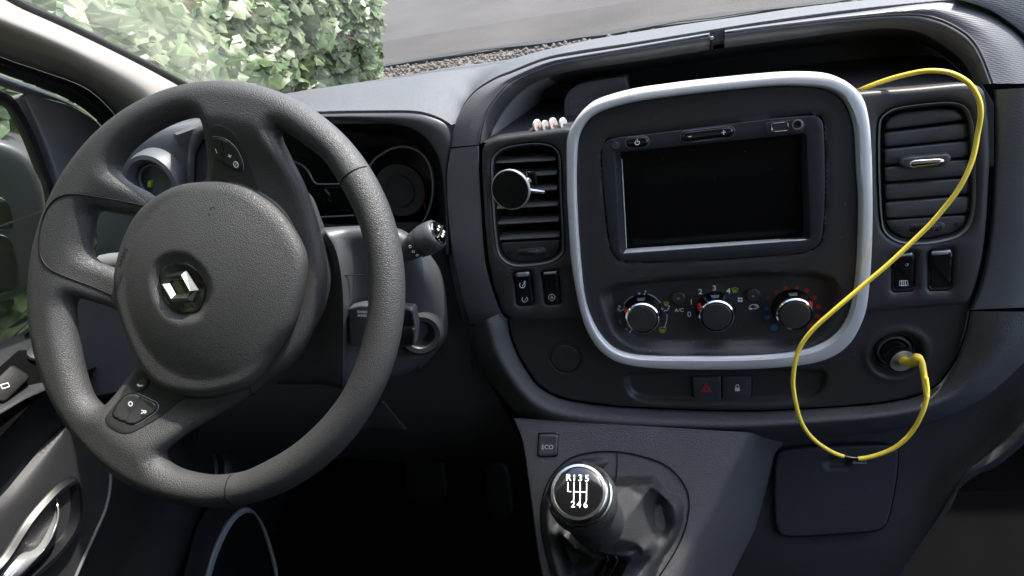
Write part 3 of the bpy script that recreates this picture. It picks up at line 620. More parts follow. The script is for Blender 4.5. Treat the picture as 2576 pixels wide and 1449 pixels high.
for s0, s1 in ((0, 73), (74, None)):
    arch('ribbed_band', [Sz(A, dA, -.006), Sz(A, dA), Sz(mid, [(p + q) / 2 + .005 for p, q in zip(dA, dB)]), Sz(B, dB)], M['weave'], sl=(s0, s1))
    arch('lip', [Sz(B, dB, -.001), Sz([(x + .18 * (c - x), y + .18 * (d - y)) for (x, y), (c, d) in zip(B, Cc)], [v + .0015 for v in dB]), Sz([(x + .6 * (c - x), y + .6 * (d - y)) for (x, y), (c, d) in zip(B, Cc)], [v - (.000 if 5 < i < 14 else .003) for i, v in enumerate(dB)]), Sz(Cc, [v - (.004 if 5 < i < 14 else .010) for i, v in enumerate(dB)])], M['satin2'], sl=(s0, s1))
M['tray_lit'] = plastic('tray_lit_plastic', (.24, .243, .247), .55, 'fine', .15, dust=.5)
M['tray_shade'] = plastic('tray_shade_plastic', (.020, .020, .022), .55, 'fine', .15)
for s0, s1, mt_ in ((0, 45, 'tray_lit'), (44, None, 'tray_shade')):  # same tray plastic: lit left side painted lighter, shaded rest darker
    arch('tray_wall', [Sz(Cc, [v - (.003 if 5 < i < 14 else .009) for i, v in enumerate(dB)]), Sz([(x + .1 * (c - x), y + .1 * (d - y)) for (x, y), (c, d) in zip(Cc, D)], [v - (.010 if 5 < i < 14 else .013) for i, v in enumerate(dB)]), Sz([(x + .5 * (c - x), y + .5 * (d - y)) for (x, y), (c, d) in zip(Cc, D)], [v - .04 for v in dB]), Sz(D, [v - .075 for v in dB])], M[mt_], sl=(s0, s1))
bw = [(1300, 210), (1381, 196), (1785, 128), (2225, 75), (2330, 85), (2420, 130), (2500, 260), (2500, 420), (1300, 450)]
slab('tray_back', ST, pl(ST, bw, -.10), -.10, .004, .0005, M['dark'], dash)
fl = [ST.P(1216, 352, -.006), ST.P(1236, 342, -.010), ST.P(1437, 316, -.010), ST.P(2165, 229, -.008), ST.P(2440, 209, -.008), ST.P(2478, 222, -.004)]
fl = [p - [0, 0, .003] for p in fl]
loft('tray_floor', [fl, [p + [0, .05, -.002] for p in fl], [p + [0, .12, -.004] for p in fl]], M['satin'], dash, n=30, k=1)
for s0, s1 in ((0, 72), (75, None)): tube('lip_highlight', rs(spl(Sz(B, dB, .0003), n=8)[s0:s1], 120), .0010, M['podgrey'], dash, 8)  # pale tubes stand in for light caught along the lip's rounded edges
tube('lip_highlight', rs(spl(Sz(Cc, [v - .009 for v in dB]), n=8)[0:48], 60), .0010, M['podgrey'], dash, 8)
# blank display pod inside the tray
pod = [(1425, 330), (1419, 290), (1419, 250), (1432, 226), (1458, 210), (1500, 201), (1576, 191), (1581, 233), (1590, 330)]
slab('display_pod', ST, rc(pl(ST, pod, -.045), .002, 3), -.045, .035, .0015, M['podgrey'], dash, grid=.008)
slab('pod_cover', ST, rc(pl(ST, [(1432, 253), (1570, 234), (1592, 300), (1590, 330), (1438, 330)], -.043), .0015, 3), -.0435, .003, .0006, M['podgrey'], dash)
# clip slot in the lip at the top centre
slab('lip_gap', ST, pl(ST, [(1787, 92), (1793, 91), (1794, 124), (1788, 125)], -.026), -.0262, .003, .0003, M['dark'], dash)
slab('lip_clip', ST, rc(pl(ST, [(1786, 92), (1795, 91), (1795, 99), (1786, 100)], -.025), .0006, 3), -.0255, .002, .0004, M['dialgrey'], dash)
# ribbed trim running down beside the left vent
l0 = [(1136, 374), (1126, 430), (1125, 483), (1129, 550), (1139, 633), (1155, 716), (1172, 785), (1184, 815)]
l1 = [(1204, 367), (1205, 430), (1208, 483), (1213, 566), (1220, 650), (1235, 716), (1260, 783), (1279, 806)]
lm = [((a + c) / 2, (b_ + d) / 2) for (a, b_), (c, d) in zip(l0, l1)]
lb = [(x - 14, y + 2) for x, y in l0]; lb2 = [(x - 60, y + 10) for x, y in l0]
loft('ribbed_band', [spl(S(lb, -.055)), spl(S(l0, -.024)), spl(S([(x + 3, y) for x, y in l0], -.018)), spl(S(lm, -.008)), spl(S([(x - 4, y) for x, y in l1], -.004)), spl(S(l1, -.008)), spl(S([(x + 3, y) for x, y in l1], -.02))], M['weave'], dash, n=60, k=4)
# ribbed passenger-side trim
r0 = [(2503, 226), (2508, 330), (2505, 430), (2500, 520), (2492, 600), (2478, 680), (2458, 745), (2443, 779)]
r3 = [(2660, 215), (2680, 330), (2690, 430), (2690, 520), (2690, 600), (2690, 680), (2690, 730), (2690, 768)]
def mixp(a, b_, t): return [(x + t * (c - x), y + t * (d - y)) for (x, y), (c, d) in zip(a, b_)]
loft('ribbed_panel', [spl(S([(x - 4, y) for x, y in r0], -.020)), spl(S(r0, -.006)), spl(S(mixp(r0, r3, .08), -.001)), spl(S(mixp(r0, r3, .5), .004)), spl(S(r3, -.004))], M['weave'], dash, n=60, k=5)
loft('ribbed_panel', [spl(S(mixp(r0, r3, .02), -.006))[-2:], spl(S(mixp(r0, r3, .02), -.03))[-2:]], M['dark'], dash, n=4, k=1)
# passenger side top trim beyond the shut line
t0 = [(2405, -2), (2470, 17), (2522, 45), (2590, 100), (2680, 215)]; t1 = [(2470, -60), (2560, -40), (2640, 0), (2720, 60), (2800, 215)]
loft('ribbed_panel', [spl(S(t0, -.048)), spl(S(t0, -.034)), spl(S(mixp(t0, t1, .1), -.030)), spl(S(t1, -.036))], M['weave'], dash, n=60, k=4)
# grained surround curling under the centre stack
b0 = [(1262, 786), (1277, 806), (1285, 850), (1308, 905), (1348, 966), (1388, 993), (1438, 1009), (1555, 1024), (1788, 1034), (1932, 1034), (2099, 1025), (2199, 1017), (2265, 1007), (2315, 994), (2362, 967), (2399, 917), (2415, 884), (2432, 833), (2443, 783)]
b3 = [(1186, 822), (1192, 860), (1208, 905), (1240, 960), (1285, 1015), (1330, 1058), (1390, 1082), (1520, 1100), (1780, 1112), (1932, 1106), (2100, 1092), (2200, 1084), (2290, 1070), (2380, 1045), (2470, 1000), (2540, 940), (2590, 890), (2640, 830), (2690, 785)]
N_ = len(b0); dcor = np.array([0] * 14 + [.0, .002, .004, .006, .006])
def Sv(pts, d, w_=1): return [ST.P(x, y, d + w_ * v) for (x, y), v in zip(pts, dcor)]
loft('grained_surround', [spl(Sv(b0, -.014)), spl(Sv(mixp(b0, b3, .03), -.0085)), spl(Sv(mixp(b0, b3, .14), -.002)), spl(Sv(mixp(b0, b3, .42), .009)), spl(Sv(mixp(b0, b3, .66), .006)), spl(Sv(b3, -.016)), spl(Sv([(x - (6 if i < 5 else 0) + (4 if i > 14 else 0), y + 3) for i, (x, y) in enumerate(b3)], -.04, 0))], M['grain'], dash, n=150, k=5)
# fascia panels of the centre stack
VO = [(1244, 417), (1254, 390), (1278, 377), (1320, 370), (1355, 368), (1388, 376), (1402, 400), (1405, 483), (1411, 616), (1403, 640), (1375, 655), (1320, 662), (1288, 660), (1265, 643), (1256, 616), (1248, 533)]
VR = [(2220, 317), (2232, 292), (2265, 278), (2349, 268), (2405, 268), (2430, 290), (2440, 350), (2443, 483), (2438, 543), (2425, 572), (2399, 591), (2332, 605), (2270, 603), (2236, 583), (2225, 550), (2219, 430)]
def prt(pts): return spl(pts, True, 5)
SW = [[(1295, 687), (1332, 684), (1341, 765), (1303, 768)], [(1366, 686), (1400, 683), (1409, 762), (1374, 766)], [(2249, 645), (2299, 636), (2300, 730), (2249, 734)], [(2342, 634), (2395, 629), (2394, 728), (2340, 730)]]
def grow(lp, k):
    lp = rs(ccw(lp), 90, True); t = np.roll(lp, -1, 0) - np.roll(lp, 1, 0); t /= np.linalg.norm(t, axis=1)[:, None]; return lp + np.stack([t[:, 1], -t[:, 0]], 1) * k
def swhole(q, gpx, d): 
    c = np.mean(q, 0); q = [(x + np.sign(x - c[0]) * gpx, y + np.sign(y - c[1]) * gpx) for x, y in q]; return rc(pl(ST, q, d), .0025, 4)
fL = [(1212, 366), (1240, 347), (1431, 321), (1480, 330), (1520, 795), (1480, 807), (1340, 808), (1288, 806), (1262, 790), (1240, 720), (1226, 650), (1218, 566), (1213, 483), (1210, 420)]
slab('vent_panel', ST, rc(pl(ST, fL, 0), .006, 5), .0, .022, .0045, M['satin'], dash, holes=[grow(pl(ST, prt(VO), 0), .0030)] + [swhole(q, 3, 0) for q in SW[:2]], grid=.012)
fR_ = [(2120, 237), (2165, 232), (2299, 222), (2432, 209), (2478, 219), (2492, 300), (2495, 400), (2490, 483), (2485, 566), (2475, 650), (2459, 716), (2445, 752), (2430, 768), (2332, 776), (2182, 787), (2100, 795)]
slab('vent_panel', ST, rc(pl(ST, fR_, 0), .006, 5), .0, .022, .0045, M['satin'], dash, holes=[grow(pl(ST, prt(VR), 0), .0030)] + [swhole(q, 3, 0) for q in SW[2:]], grid=.012)
# lower fascia with socket bowl, blank cover ring and switch shelf
lf = [(1277, 760), (1279, 806), (1287, 850), (1310, 903), (1350, 964), (1390, 991), (1440, 1007), (1555, 1022), (1788, 1032), (1932, 1032), (2099, 1023), (2199, 1015), (2265, 1005), (2313, 992), (2360, 965), (2397, 915), (2413, 883), (2430, 833), (2441, 775), (2442, 740), (1900, 700)]
LFD = -.009
cov = ST.uv(1422, 902, LFD); soc = ST.uv(2256, 892, LFD); shl = rc(pl(ST, [(1562, 938), (1580, 1004), (1640, 1019), (1932, 1020), (2040, 1013), (2080, 985), (2088, 930), (1900, 925)], LFD), [.01, .022, .01, .01, .02, .02, .01, .01], 6)
def lfh(q, s):
    h = LFD - .0012 + .0012 * np.sqrt(1 - (1 - np.clip(s / .0012, 0, 1)) ** 2)
    r = np.linalg.norm(q - soc, axis=1); h -= .016 * (1 - sstep(.0145, .025, r)); h += .0012 * np.exp(-((r - .0265) / .003) ** 2)
    r2 = np.linalg.norm(q - cov, axis=1); h -= .0022 * np.exp(-((r2 - .0163) / .0011) ** 2)
    t = sdf(q, [shl]); h -= .007 * sstep(0, .006, t)
    return h
field('lower_fascia', ST, [pl(ST, lf, LFD)], lfh, M['satin'], dash, grid=.0022, offs=(.0003, .0012), thick=.01)
# knee panel under the column, door-side end panel
M['knee'] = plastic('knee_panel', (.034, .0345, .038), .5, 'leather', .35, spec=.3)
k0 = [(500, 480), (800, 560), (1060, 560), (1112, 600), (1160, 780), (1186, 820)]
k1 = [(500, 760), (800, 760), (1060, 760), (1110, 800), (1150, 850), (1190, 860)]
k2 = [(500, 960), (800, 945), (1060, 945), (1120, 950), (1170, 950), (1225, 950)]
k3 = [(500, 1110), (800, 1122), (1060, 1132), (1140, 1135), (1230, 1135), (1330, 1140)]
loft('knee_panel', [spl(S(k0, -.052)), spl(S(k1, -.045)), spl(S(k2, -.035)), spl(S(mixp(k2, k3, .6), -.035)), spl(S(k3, -.055)), spl(S([(x, y + 30) for x, y in k3], -.10))], M['knee'], dash, n=60, k=5)
tube('knee_seam', S([(1187, 850), (1187, 900), (1190, 942)], -.034), .0007, M['dark'], dash, seg=6)
# triangular knee pad glimpsed under the rim
slab('knee_flap', ST, pl(ST, [(905, 1078), (962, 1010), (1020, 1084)], -.03), -.031, .004, .001, M['knee'], dash)
# driver-side end of the dash with its round side vent
s0 = [(200, 500), (215, 420), (260, 370), (330, 345), (400, 325), (487, 305), (560, 295)]
s1 = [(230, 540), (250, 470), (300, 420), (352, 370), (405, 348), (480, 338), (560, 335)]
s2 = [(280, 600), (330, 560), (380, 540), (420, 520), (460, 500), (490, 480), (560, 470)]
M['dashlit'] = plastic('dash_end_lit', (.09, .097, .112), .45, 'fine', .2)  # bluish outside light on the dash end put into its base colour
loft('dash_end', [spl(S(s0, -.10)), spl(S(s0, -.07)), spl(S(s1, -.045)), spl(S([(240, 640), (300, 600), (380, 600), (430, 580), (470, 540), (495, 500), (560, 480)], -.04)), spl(S([(150, 800), (260, 800), (330, 790), (400, 780), (440, 760), (480, 740), (540, 720)], -.05)), spl(S([(170, 1010), (270, 990), (330, 980), (400, 975), (440, 970), (480, 960), (540, 950)], -.04))], M['dashlit'], dash, n=50, k=6)
s0w = spl(S(s0, -.10)); loft('dash_corner', [s0w, s0w + np.array([-.03, .08, -.035]), s0w + np.array([-.10, .36, -.17])], M['dashlit'], dash, n=40, k=3)
loft('dash_corner', [s0w[:2] + np.array([0, .0, 0]), s0w[:2] + np.array([-.25, .02, -.05])], M['dashlit'], dash, n=6, k=1)
vc = ST.P(385, 462, -.03)
sv_ = thing('side_vent', vc, 'round driver-side air vent seen through the upper left opening of the steering wheel', 'air vent')
lathe('vent_ring', vc, ST.n, [(.040, -.03), (.036, -.004), (.0325, .005), (.028, .006), (.0245, .002), (.0225, -.010), (.021, -.02)], M['dashlit'], sv_, 60)
lathe('vent_trim', vc, ST.n, [(.0205, -.006), (.0205, -.0035), (.0195, -.003), (.0190, -.006)], M['dialgrey'], sv_, 50, open_=True)
lathe('vent_disc', vc, ST.n, [(.0222, -.019), (.019, -.014), (.012, -.012), (0, -.0115)], M['carpet'], sv_, 50)
slab('vent_tab', ST, rc(pl(ST, [(362, 458), (370, 458), (372, 475), (360, 475)], -.03), .001, 3), -.036, .006, .0008, M['green_print'], sv_)
# ================================================================= AIR VENTS
def quad(fr, a, b_, c, d_, dep): return pl(fr, [a, b_, c, d_], dep)
def vent(root, ol, slats, open_, panel_y):
    o2 = pl(ST, prt(ol), -.002)
    c = o2.mean(0)
    # frame lining going back
    ri = rs(o2, 70, True)
    rows = [ST.W(c + (ri - c) * 1.0, -.002), ST.W(c + (ri - c) * .985, -.006), ST.W(c + (ri - c) * .975, -.034)]
    V, F = g_loft(rows, n=70, closed=True, k=3); mesh('vent_lining', V, F, M['dark'], root)
    rows = [ST.W(grow(o2, .0031), -.002), ST.W(grow(o2, .0029), -.0003), ST.W(grow(o2, .0016), -.0022), ST.W(grow(o2, .0004), -.0045), ST.W(grow(o2, -.0002), -.006)]
    V, F = g_loft(rows, n=90, closed=True, k=2); mesh('vent_frame', V, F, M['slat'], root)
    slab('vent_back', ST, ccw(ri), -.034, .002, .0004, M['dark'], root)
def edge_x(ol, y, side):
    p = np.array(prt(ol)); xs = []
    for i in range(len(p)):
        a, b_ = p[i], p[(i + 1) % len(p)]
        if (a[1] - y) * (b_[1] - y) <= 0 and a[1] != b_[1]: xs.append(a[0] + (b_[0] - a[0]) * (y - a[1]) / (b_[1] - a[1]))
    return (min(xs) if side < 0 else max(xs)) if xs else None
vL = thing('air_vent', ST.P(1327, 515, 0), 'open air vent left of the screen holding the round magnetic phone mount', 'air vent')
vent(vL, VO, None, True, 0)
for y in (402, 438, 476, 516, 555, 594):
    a = (edge_x(VO, y + 5, -1) + 3, y + 5); b_ = (edge_x(VO, y - 2, 1) - 3, y - 3)
    pa, pb = ST.P(*a, -.009), ST.P(*b_, -.009); u = (pb - pa) / np.linalg.norm(pb - pa); v = np.cross(ST.n, u)
    V, F = [], []
    prof = [(-.0012, .0035), (-.0004, .0045), (.0006, .0042), (.0026, -.002), (.0034, -.010), (.0020, -.012), (-.0010, -.002)]
    rows = [[pa + v * q[0] + ST.n * q[1], pb + v * q[0] + ST.n * q[1]] for q in prof]
    V, F = g_loft(rows + rows[:1], n=12, k=1); mesh('slat', V, F, M['slat'], vL, True, 30)
for x in (1275, 1300, 1325, 1350, 1375):
    pa, pb = ST.P(x, 380, -.026), ST.P(x + 8, 606, -.026)
    loft('vertical_vane', [[pa, pb], [pa - ST.n * .006, pb - ST.n * .006]], M['dark'], vL, n=4, k=1, solid=.001)
pq = [(edge_x(VO, 612, -1) + 2, 611), (edge_x(VO, 607, 1) - 2, 604), (1407, 625), (1400, 640), (1372, 652), (1322, 659), (1290, 656), (1268, 640)]
slab('vent_sill', ST, pl(ST, pq, -.005), -.0045, .012, .0012, M['satin'], vL)
def thumb(root, q, fr=ST, nr=16):
    s = rc(pl(fr, q, -.003), .003, 4)
    slab('wheel_slot', fr, s, -.0038, .003, .0006, M['satin2'], root)
    c = np.mean(q, 0); ii = [(c[0] + (x - c[0]) * .8, c[1] + (y - c[1]) * .72) for x, y in q]
    P = [fr.P(x, y, -.003) for x, y in ii]; u = P[1] - P[0]; L = np.linalg.norm(u); u /= L; v = P[0] - P[3]; hgt = np.linalg.norm(v); v /= hgt
    rows = []
    n = 27
    for i in range(n):
        t = i / (n - 1); bul = .003 * math.sin(math.pi * t) + (.0003 if i % 2 else 0)
        rows.append([P[3] + u * L * t + fr.n * (bul - .001), P[3] + u * L * t + v * hgt * .1 + fr.n * bul, P[3] + u * L * t + v * hgt * .9 + fr.n * bul, P[3] + u * L * t + v * hgt + fr.n * (bul - .001)])
    V, F = g_loft(rows, n=4, k=1); mesh('thumb_wheel', V, F, M['button'], root, True, 20)
thumb(vL, [(1298, 629), (1372, 623), (1374, 640), (1302, 645)])
for cx, cy in ((1283, 636), (1391, 630)): strokes('vent_symbol', ST, [[(cx - 6, cy - 4), (cx - 1, cy)], [(cx - 8, cy + 2), (cx + 2, cy + 5), (cx + 7, cy - 4)]], 2.2, -.0042, M['dark'], vL)
vR = thing('air_vent', ST.P(2330, 435, 0), 'closed air vent right of the screen with a chrome tipped slider across its slats', 'air vent')
vent(vR, VR, None, False, 0)
bd = [(331, 305), (372, 350), (417, 396), (460, 443), (505, 488), (551, 537)]
tops = [(290, 262)] + bd
for i in range(6):
    yl0, yr0 = tops[i]; yl1, yr1 = tops[i + 1]
    if i == 0: q = [(2224, 331 - 4), (2226, 312), (2236, 297), (2265, 284), (2349, 275), (2403, 275), (2424, 288), (2434, 301)]; q = [(2224, 327)] + q[1:]
    else:
        q = [(2223 + i * .5, yl0 + 4), (2438 + min(i, 2), yr0 + 4), (2439 + min(i, 2), yr1 - 2), (2223 + i * .6, yl1 - 2)]
    slab('slat', ST, rc(pl(ST, q, -.007), .0006, 2), -.006 + .0003 * i, .010, .0022, M['satin2'], vR)
pq = [(2228, 556), (2436, 542), (2424, 568), (2398, 586), (2332, 600), (2272, 598), (2240, 580)]
slab('vent_sill', ST, rc(pl(ST, pq, -.004), .001, 2), -.004, .012, .0012, M['satin'], vR)
thumb(vR, [(2276, 566), (2378, 558), (2380, 582), (2280, 589)])
for cx, cy in ((2256, 576), (2410, 566)): strokes('vent_symbol', ST, [[(cx - 8, cy - 6), (cx - 1, cy - 2)], [(cx - 10, cy), (cx - 3, cy)], [(cx - 8, cy + 8), (cx + 1, cy + 3), (cx + 9, cy + 4)], [(cx + 6, cy - 4), (cx + 9, cy - 4)]], 2.6, -.0032, M['dark'], vR)
hb = [(2269, 399), (2280, 396), (2384, 387), (2393, 390), (2394, 403), (2384, 412), (2372, 420), (2290, 427), (2276, 424), (2267, 410)]
sl_ = slab('slider', ST, rc(pl(ST, hb, .003), .002, 3), .004, .010, .002, M['satin2'], vR)
hc = [(2289, 405), (2310, 402), (2360, 399), (2379, 400), (2381, 412), (2370, 416), (2330, 420), (2289, 424)]
slab('slider_tip', ST, rc(pl(ST, hc, .005), .001, 3), .0052, .006, .002, M['chrome'], sl_)
# ================================================================= ROCKER SWITCHES
swl = ['rocker switch with speed limiter symbols, under the left vent and nearer the steering wheel', 'rocker switch with a circled letter A, between the left vent and the silver frame', 'rocker switch with a heated rear window symbol, under the right vent', 'blank rocker switch under the right vent at the far passenger side']
for i, q in enumerate(SW):
    r_ = thing('rocker_switch', ST.P(*np.mean(q, 0), 0), swl[i], 'switch', 'rocker switches under the vents')
    hq = swhole(q, 3.5, 0); cc = hq.mean(0); big = cc + (hq - cc) * 1.05
    slab('switch_bezel', ST, ccw(big), -.0015, .012, .0012, M['dark'], r_, holes=[ccw(cc + (hq - cc) * .86)])
    qq = np.array(pl(ST, q, .001)); ui = qq[1] - qq[0]; 
    tilt = (.0022, -.0018) if i != 1 else (.0012, -.0012)
    top, bot = qq[0], qq[3]
    def hh(p, s, a=qq[0], c=qq[3], tl=tilt, ii=i):
        t = np.clip(((p - a) @ (c - a)) / ((c - a) @ (c - a)), 0, 1); sx = ((p - a) @ (qq[1] - a)) / ((qq[1] - a) @ (qq[1] - a))
        h = tl[0] + (tl[1] - tl[0]) * t + .0012 * (2 * t - 1) ** 2 - .0012 + .0012 * np.sqrt(1 - (1 - np.clip(s / .0012, 0, 1)) ** 2)
        if ii >= 2: h = h - .0012 * sstep(-.05, .05, t - (.25 + .7 * sx))
        return h
    rk = field('rocker', ST, [rc(qq, .0012, 3)], hh, M['button'], r_, grid=.0012, offs=(.0002, .0007, .0012), thick=.006)
    q4 = [q[0], q[1], (q[1][0] * .86 + q[2][0] * .14, q[1][1] * .86 + q[2][1] * .14), (q[0][0] * .86 + q[3][0] * .14, q[0][1] * .86 + q[3][1] * .14)]
    kx = [.8, .45, .35, .6][i]; q4[2] = (q[1][0] + (q[2][0] - q[1][0]) * .18 * kx, q[1][1] + (q[2][1] - q[1][1]) * .18 * kx); q4[3] = (q[0][0] + (q[3][0] - q[0][0]) * .18 * kx, q[0][1] + (q[3][1] - q[0][1]) * .18 * kx)
    c4 = np.mean(q4, 0); q4 = [(c4[0] + (x - c4[0]) * .86, c4[1] + (y - c4[1]) * .86) for x, y in q4]
    slab('rocker_cap', ST, pl(ST, q4, .003), .0033, .002, .0006, M['dialgrey'], r_)
    if i == 0:
        strokes('switch_symbol', ST, [arc(1314, 717, 7, 7, -230, 50), [(1314, 720), (1318, 713)], arc(1320, 709, 1.8, 1.8, 0, 360, 6)], 1.8, .0016, M['white'], r_)
        strokes('switch_symbol', ST, [arc(1320, 753, 7, 7, -230, 50), [(1320, 756), (1324, 749)]], 1.8, .0008, M['grey_print'], r_)
    if i == 1:
        strokes('switch_symbol', ST, [arc(1388, 748, 8, 8, -40, 220), arc(1388, 748, 8, 8, 240, 300, 4), [(1385, 752), (1388, 743), (1391, 752)], [(1386, 749), (1390, 749)]], 1.7, .0012, M['grey_print'], r_)
    if i == 2:
        strokes('switch_symbol', ST, [['c', (2263, 707), (2283, 706), (2284, 718), (2263, 718)]] + [[(2268 + 5 * k, 720), (2269 + 5 * k, 715), (2267 + 5 * k, 711), (2268 + 5 * k, 707)] for k in range(3)], 1.6, .0008, M['white'], r_)
        lathe('indicator_hole', ST.P(2281, 666, .0015), ST.n, [(.0014, 0), (.001, .0003), (.0008, -.0002), (0, -.0002)], M['dialgrey'], r_, 12)
# ================================================================= CENTRE STACK WITH SILVER FRAME
RO = [(1425, 367), (1431, 333), (1448, 300), (1471, 274), (1505, 252), (1588, 228), (1688, 213), (1788, 201), (1932, 187), (2015, 183), (2082, 187), (2119, 199), (2149, 219), (2172, 248), (2185, 293), (2192, 366), (2195, 483), (2195, 560), (2192, 650), (2187, 716), (2179, 776), (2163, 820), (2138, 862), (2099, 893), (2045, 912), (1965, 922), (1870, 927), (1788, 928), (1700, 927), (1621, 922), (1560, 911), (1521, 890), (1493, 860), (1468, 810), (1449, 733), (1436, 650), (1430, 560), (1426, 483)]
RI = [(1453, 367), (1460, 335), (1473, 311), (1495, 290), (1538, 272), (1621, 253), (1788, 232), (1932, 218), (1999, 217), (2062, 221), (2099, 232), (2123, 252), (2140, 283), (2152, 333), (2157, 433), (2162, 500), (2160, 616), (2153, 716), (2145, 766), (2130, 810), (2105, 843), (2068, 868), (2015, 886), (1932, 896), (1830, 900), (1721, 900), (1640, 899), (1588, 894), (1547, 880), (1515, 850), (1491, 810), (1471, 750), (1460, 650), (1453, 550), (1450, 450)]
stk = thing('centre_stack', ST.P(1810, 560, .0), 'centre console face framed by a thick rounded silver trim', 'console face')
ro, ri = pl(ST, prt(RO), .006), pl(ST, prt(RI), .010)
def ringh(q, s):
    so = -sdf(q, [ri]); t = np.clip(s / (s + np.maximum(so, 1e-6)), 0, 1)
    return .002 + .0100 * np.sqrt(1 - (1 - np.clip(t / .22, 0, 1)) ** 2) + .0008 * sstep(.2, .5, t) - .0045 * sstep(.86, 1, t)
V, F = g_field(ST, [ro, ri], lambda q, s: ringh(q, np.maximum(sdf(q, [ccw(ro)]), 0)), grid=.0025, offs=(.0003, .001, .002, .0032, .0045), thick=.012, step=.004)
mesh('silver_trim', V, F, M['silver'], stk, True, 60)
BO = [(1521, 783), (1512, 745), (1530, 722), (1565, 712), (1621, 704), (1788, 690), (1932, 683), (2035, 684), (2090, 696), (2112, 720), (2118, 770), (2105, 805), (2082, 840), (2046, 866), (2000, 880), (1932, 885), (1788, 888), (1660, 888), (1605, 882), (1565, 862), (1538, 830)]
bo = pl(ST, prt(BO), .006)
MO = [(1514, 420), (1513, 390), (1518, 362), (1540, 347), (1620, 337), (1788, 316), (1932, 298), (2030, 290), (2057, 292), (2070, 305), (2074, 335), (2077, 433), (2076, 500), (2072, 570), (2066, 605), (2050, 624), (2010, 637), (1932, 644), (1788, 653), (1640, 659), (1568, 657), (1545, 643), (1534, 615), (1524, 540)]
mo = pl(ST, prt(MO), .006)
fi = rs(ri, 120, True)
def faceh(q, s):
    b_ = sdf(q, [bo]); m_ = sdf(q, [mo])
    h = .0068 - .0016 + .0016 * np.sqrt(1 - (1 - np.clip(s / .0016, 0, 1)) ** 2)
    lowslope = np.clip(b_ / .0085, 0, 1) * (1 - .0) 
    return h - .0125 * lowslope - .0150 * sstep(.0006, .0016, m_) - .0012 * np.exp(-(m_ / .0025) ** 2) * (m_ < 0)
cf = fi.mean(0)
field('face_panel', ST, [cf + (fi - cf) * .998], faceh, M['satin'], stk, grid=.0026, offs=(.0004, .0014), thick=.01)
gs = ccw(cf + (fi - cf) * 1.003)
# ---- media unit
med = thing('media_unit', ST.P(1795, 480, .004), 'black touchscreen media unit set in the face panel, switched off', 'car radio')
OQ = [(1547, 384), (2028, 336), (2038, 602), (1562, 638)]; SQ = [(1562, 380), (2014, 334), (2021, 598), (1576, 628)]
oq = rc(pl(ST, OQ, .0068), .0022, 4); sq = rc(pl(ST, SQ, -.005), .0012, 4); cm = mo.mean(0)
def bezh(q, s): return .0073 - .0010 + .0010 * np.sqrt(1 - (1 - np.clip(s / .0010, 0, 1)) ** 2)
M['bezel'] = plastic('bezel_plastic', (.030, .032, .038), .34, 'fine', .06, dust=.4)
field('bezel', ST, [cm + (mo - cm) * .994, oq], bezh, M['bezel'], med, grid=.006, offs=(.0003, .0010), thick=.008)
oq2, sq2 = ccw(rs(ccw(oq), 120, True)), None
def resync(a, b_):                                      # pair two loops by angle
    ca, cb = a.mean(0), b_.mean(0); th = np.arctan2(a[:, 1] - ca[1], a[:, 0] - ca[0]); tb = np.arctan2(b_[:, 1] - cb[1], b_[:, 0] - cb[0]); o = np.argsort(tb); tb = tb[o]; b2 = b_[o]
    return np.stack([np.interp(th, np.r_[tb - 2 * np.pi, tb, tb + 2 * np.pi], np.r_[b2[:, k], b2[:, k], b2[:, k]]) for k in (0, 1)], 1)
sqd = resync(oq2, rs(ccw(sq), 600, True))
V, F = g_loft([ST.W(oq2, .0066), ST.W(oq2 * .93 + sqd * .07, .0058), ST.W(sqd, -.005)], n=120, closed=True, k=1)
V = np.concatenate([ST.W(oq2, .0066), ST.W(oq2 * .93 + sqd * .07, .0058), ST.W(sqd, -.005)])
mesh('screen_surround', V, F, M['bezel'], med, True, 50)
es = [(1575, 640), (2030, 606), (2021, 598), (1576, 628)]
M['edge'] = plastic('screen_glint_paint', (.75, .75, .76), .35, None)  # pale paint standing in for the sky's reflection on the black bevel
tube('screen_glint', Sd([(1564, 400, -.003), (1570, 510, -.003), (1576, 624, -.003)]), .0005, M['edge'], med, 6)
loft('screen_glint', [Sd([(1568, 637.5, .0068), (2033, 603.5, .0068)]), Sd([(1569, 636.5, .0066), (2032, 602.5, .0066)]), Sd([(1576, 626, -.0018), (2021, 597, -.0018)])], M['edge'], med, n=12, k=1, solid=.0004)
slab('screen', ST, ccw(cm * 0 + sq.mean(0) + (sq - sq.mean(0)) * 1.004), -.0046, .002, .0003, M['screen'], med, grid=.03)
def capsule(cx, cy, w_, h_, ang, d):
    P = []
    for a in list(range(-90, 91, 15)): P.append((w_ / 2 - h_ / 2 + h_ / 2 * math.cos(R_(a)), h_ / 2 * math.sin(R_(a))))
    for a in list(range(90, 271, 15)): P.append((-w_ / 2 + h_ / 2 + h_ / 2 * math.cos(R_(a)), h_ / 2 * math.sin(R_(a))))
    c, s = math.cos(R_(ang)), math.sin(R_(ang))
    return pl(ST, [(cx + x * c + y * s, cy - x * s + y * c) for x, y in P], d)
def rim_of(name, lp, d, wid, mat, parent, fr=ST):
    lp = ccw(lp); c = lp.mean(0); t = np.roll(lp, -1, 0) - np.roll(lp, 1, 0); t /= np.linalg.norm(t, axis=1)[:, None] + 1e-12; nn = np.stack([t[:, 1], -t[:, 0]], 1)
    V, F = g_loft([fr.W(lp, d - .001), fr.W(lp + nn * wid * .3, d + wid * .35), fr.W(lp + nn * wid * .7, d + wid * .35), fr.W(lp + nn * wid, d - .001)], n=max(40, len(lp)), closed=True, k=2)
    return mesh(name, V, F, mat, parent, True, 60)
pb = capsule(1603, 358, 58, 27, 5, .0078)
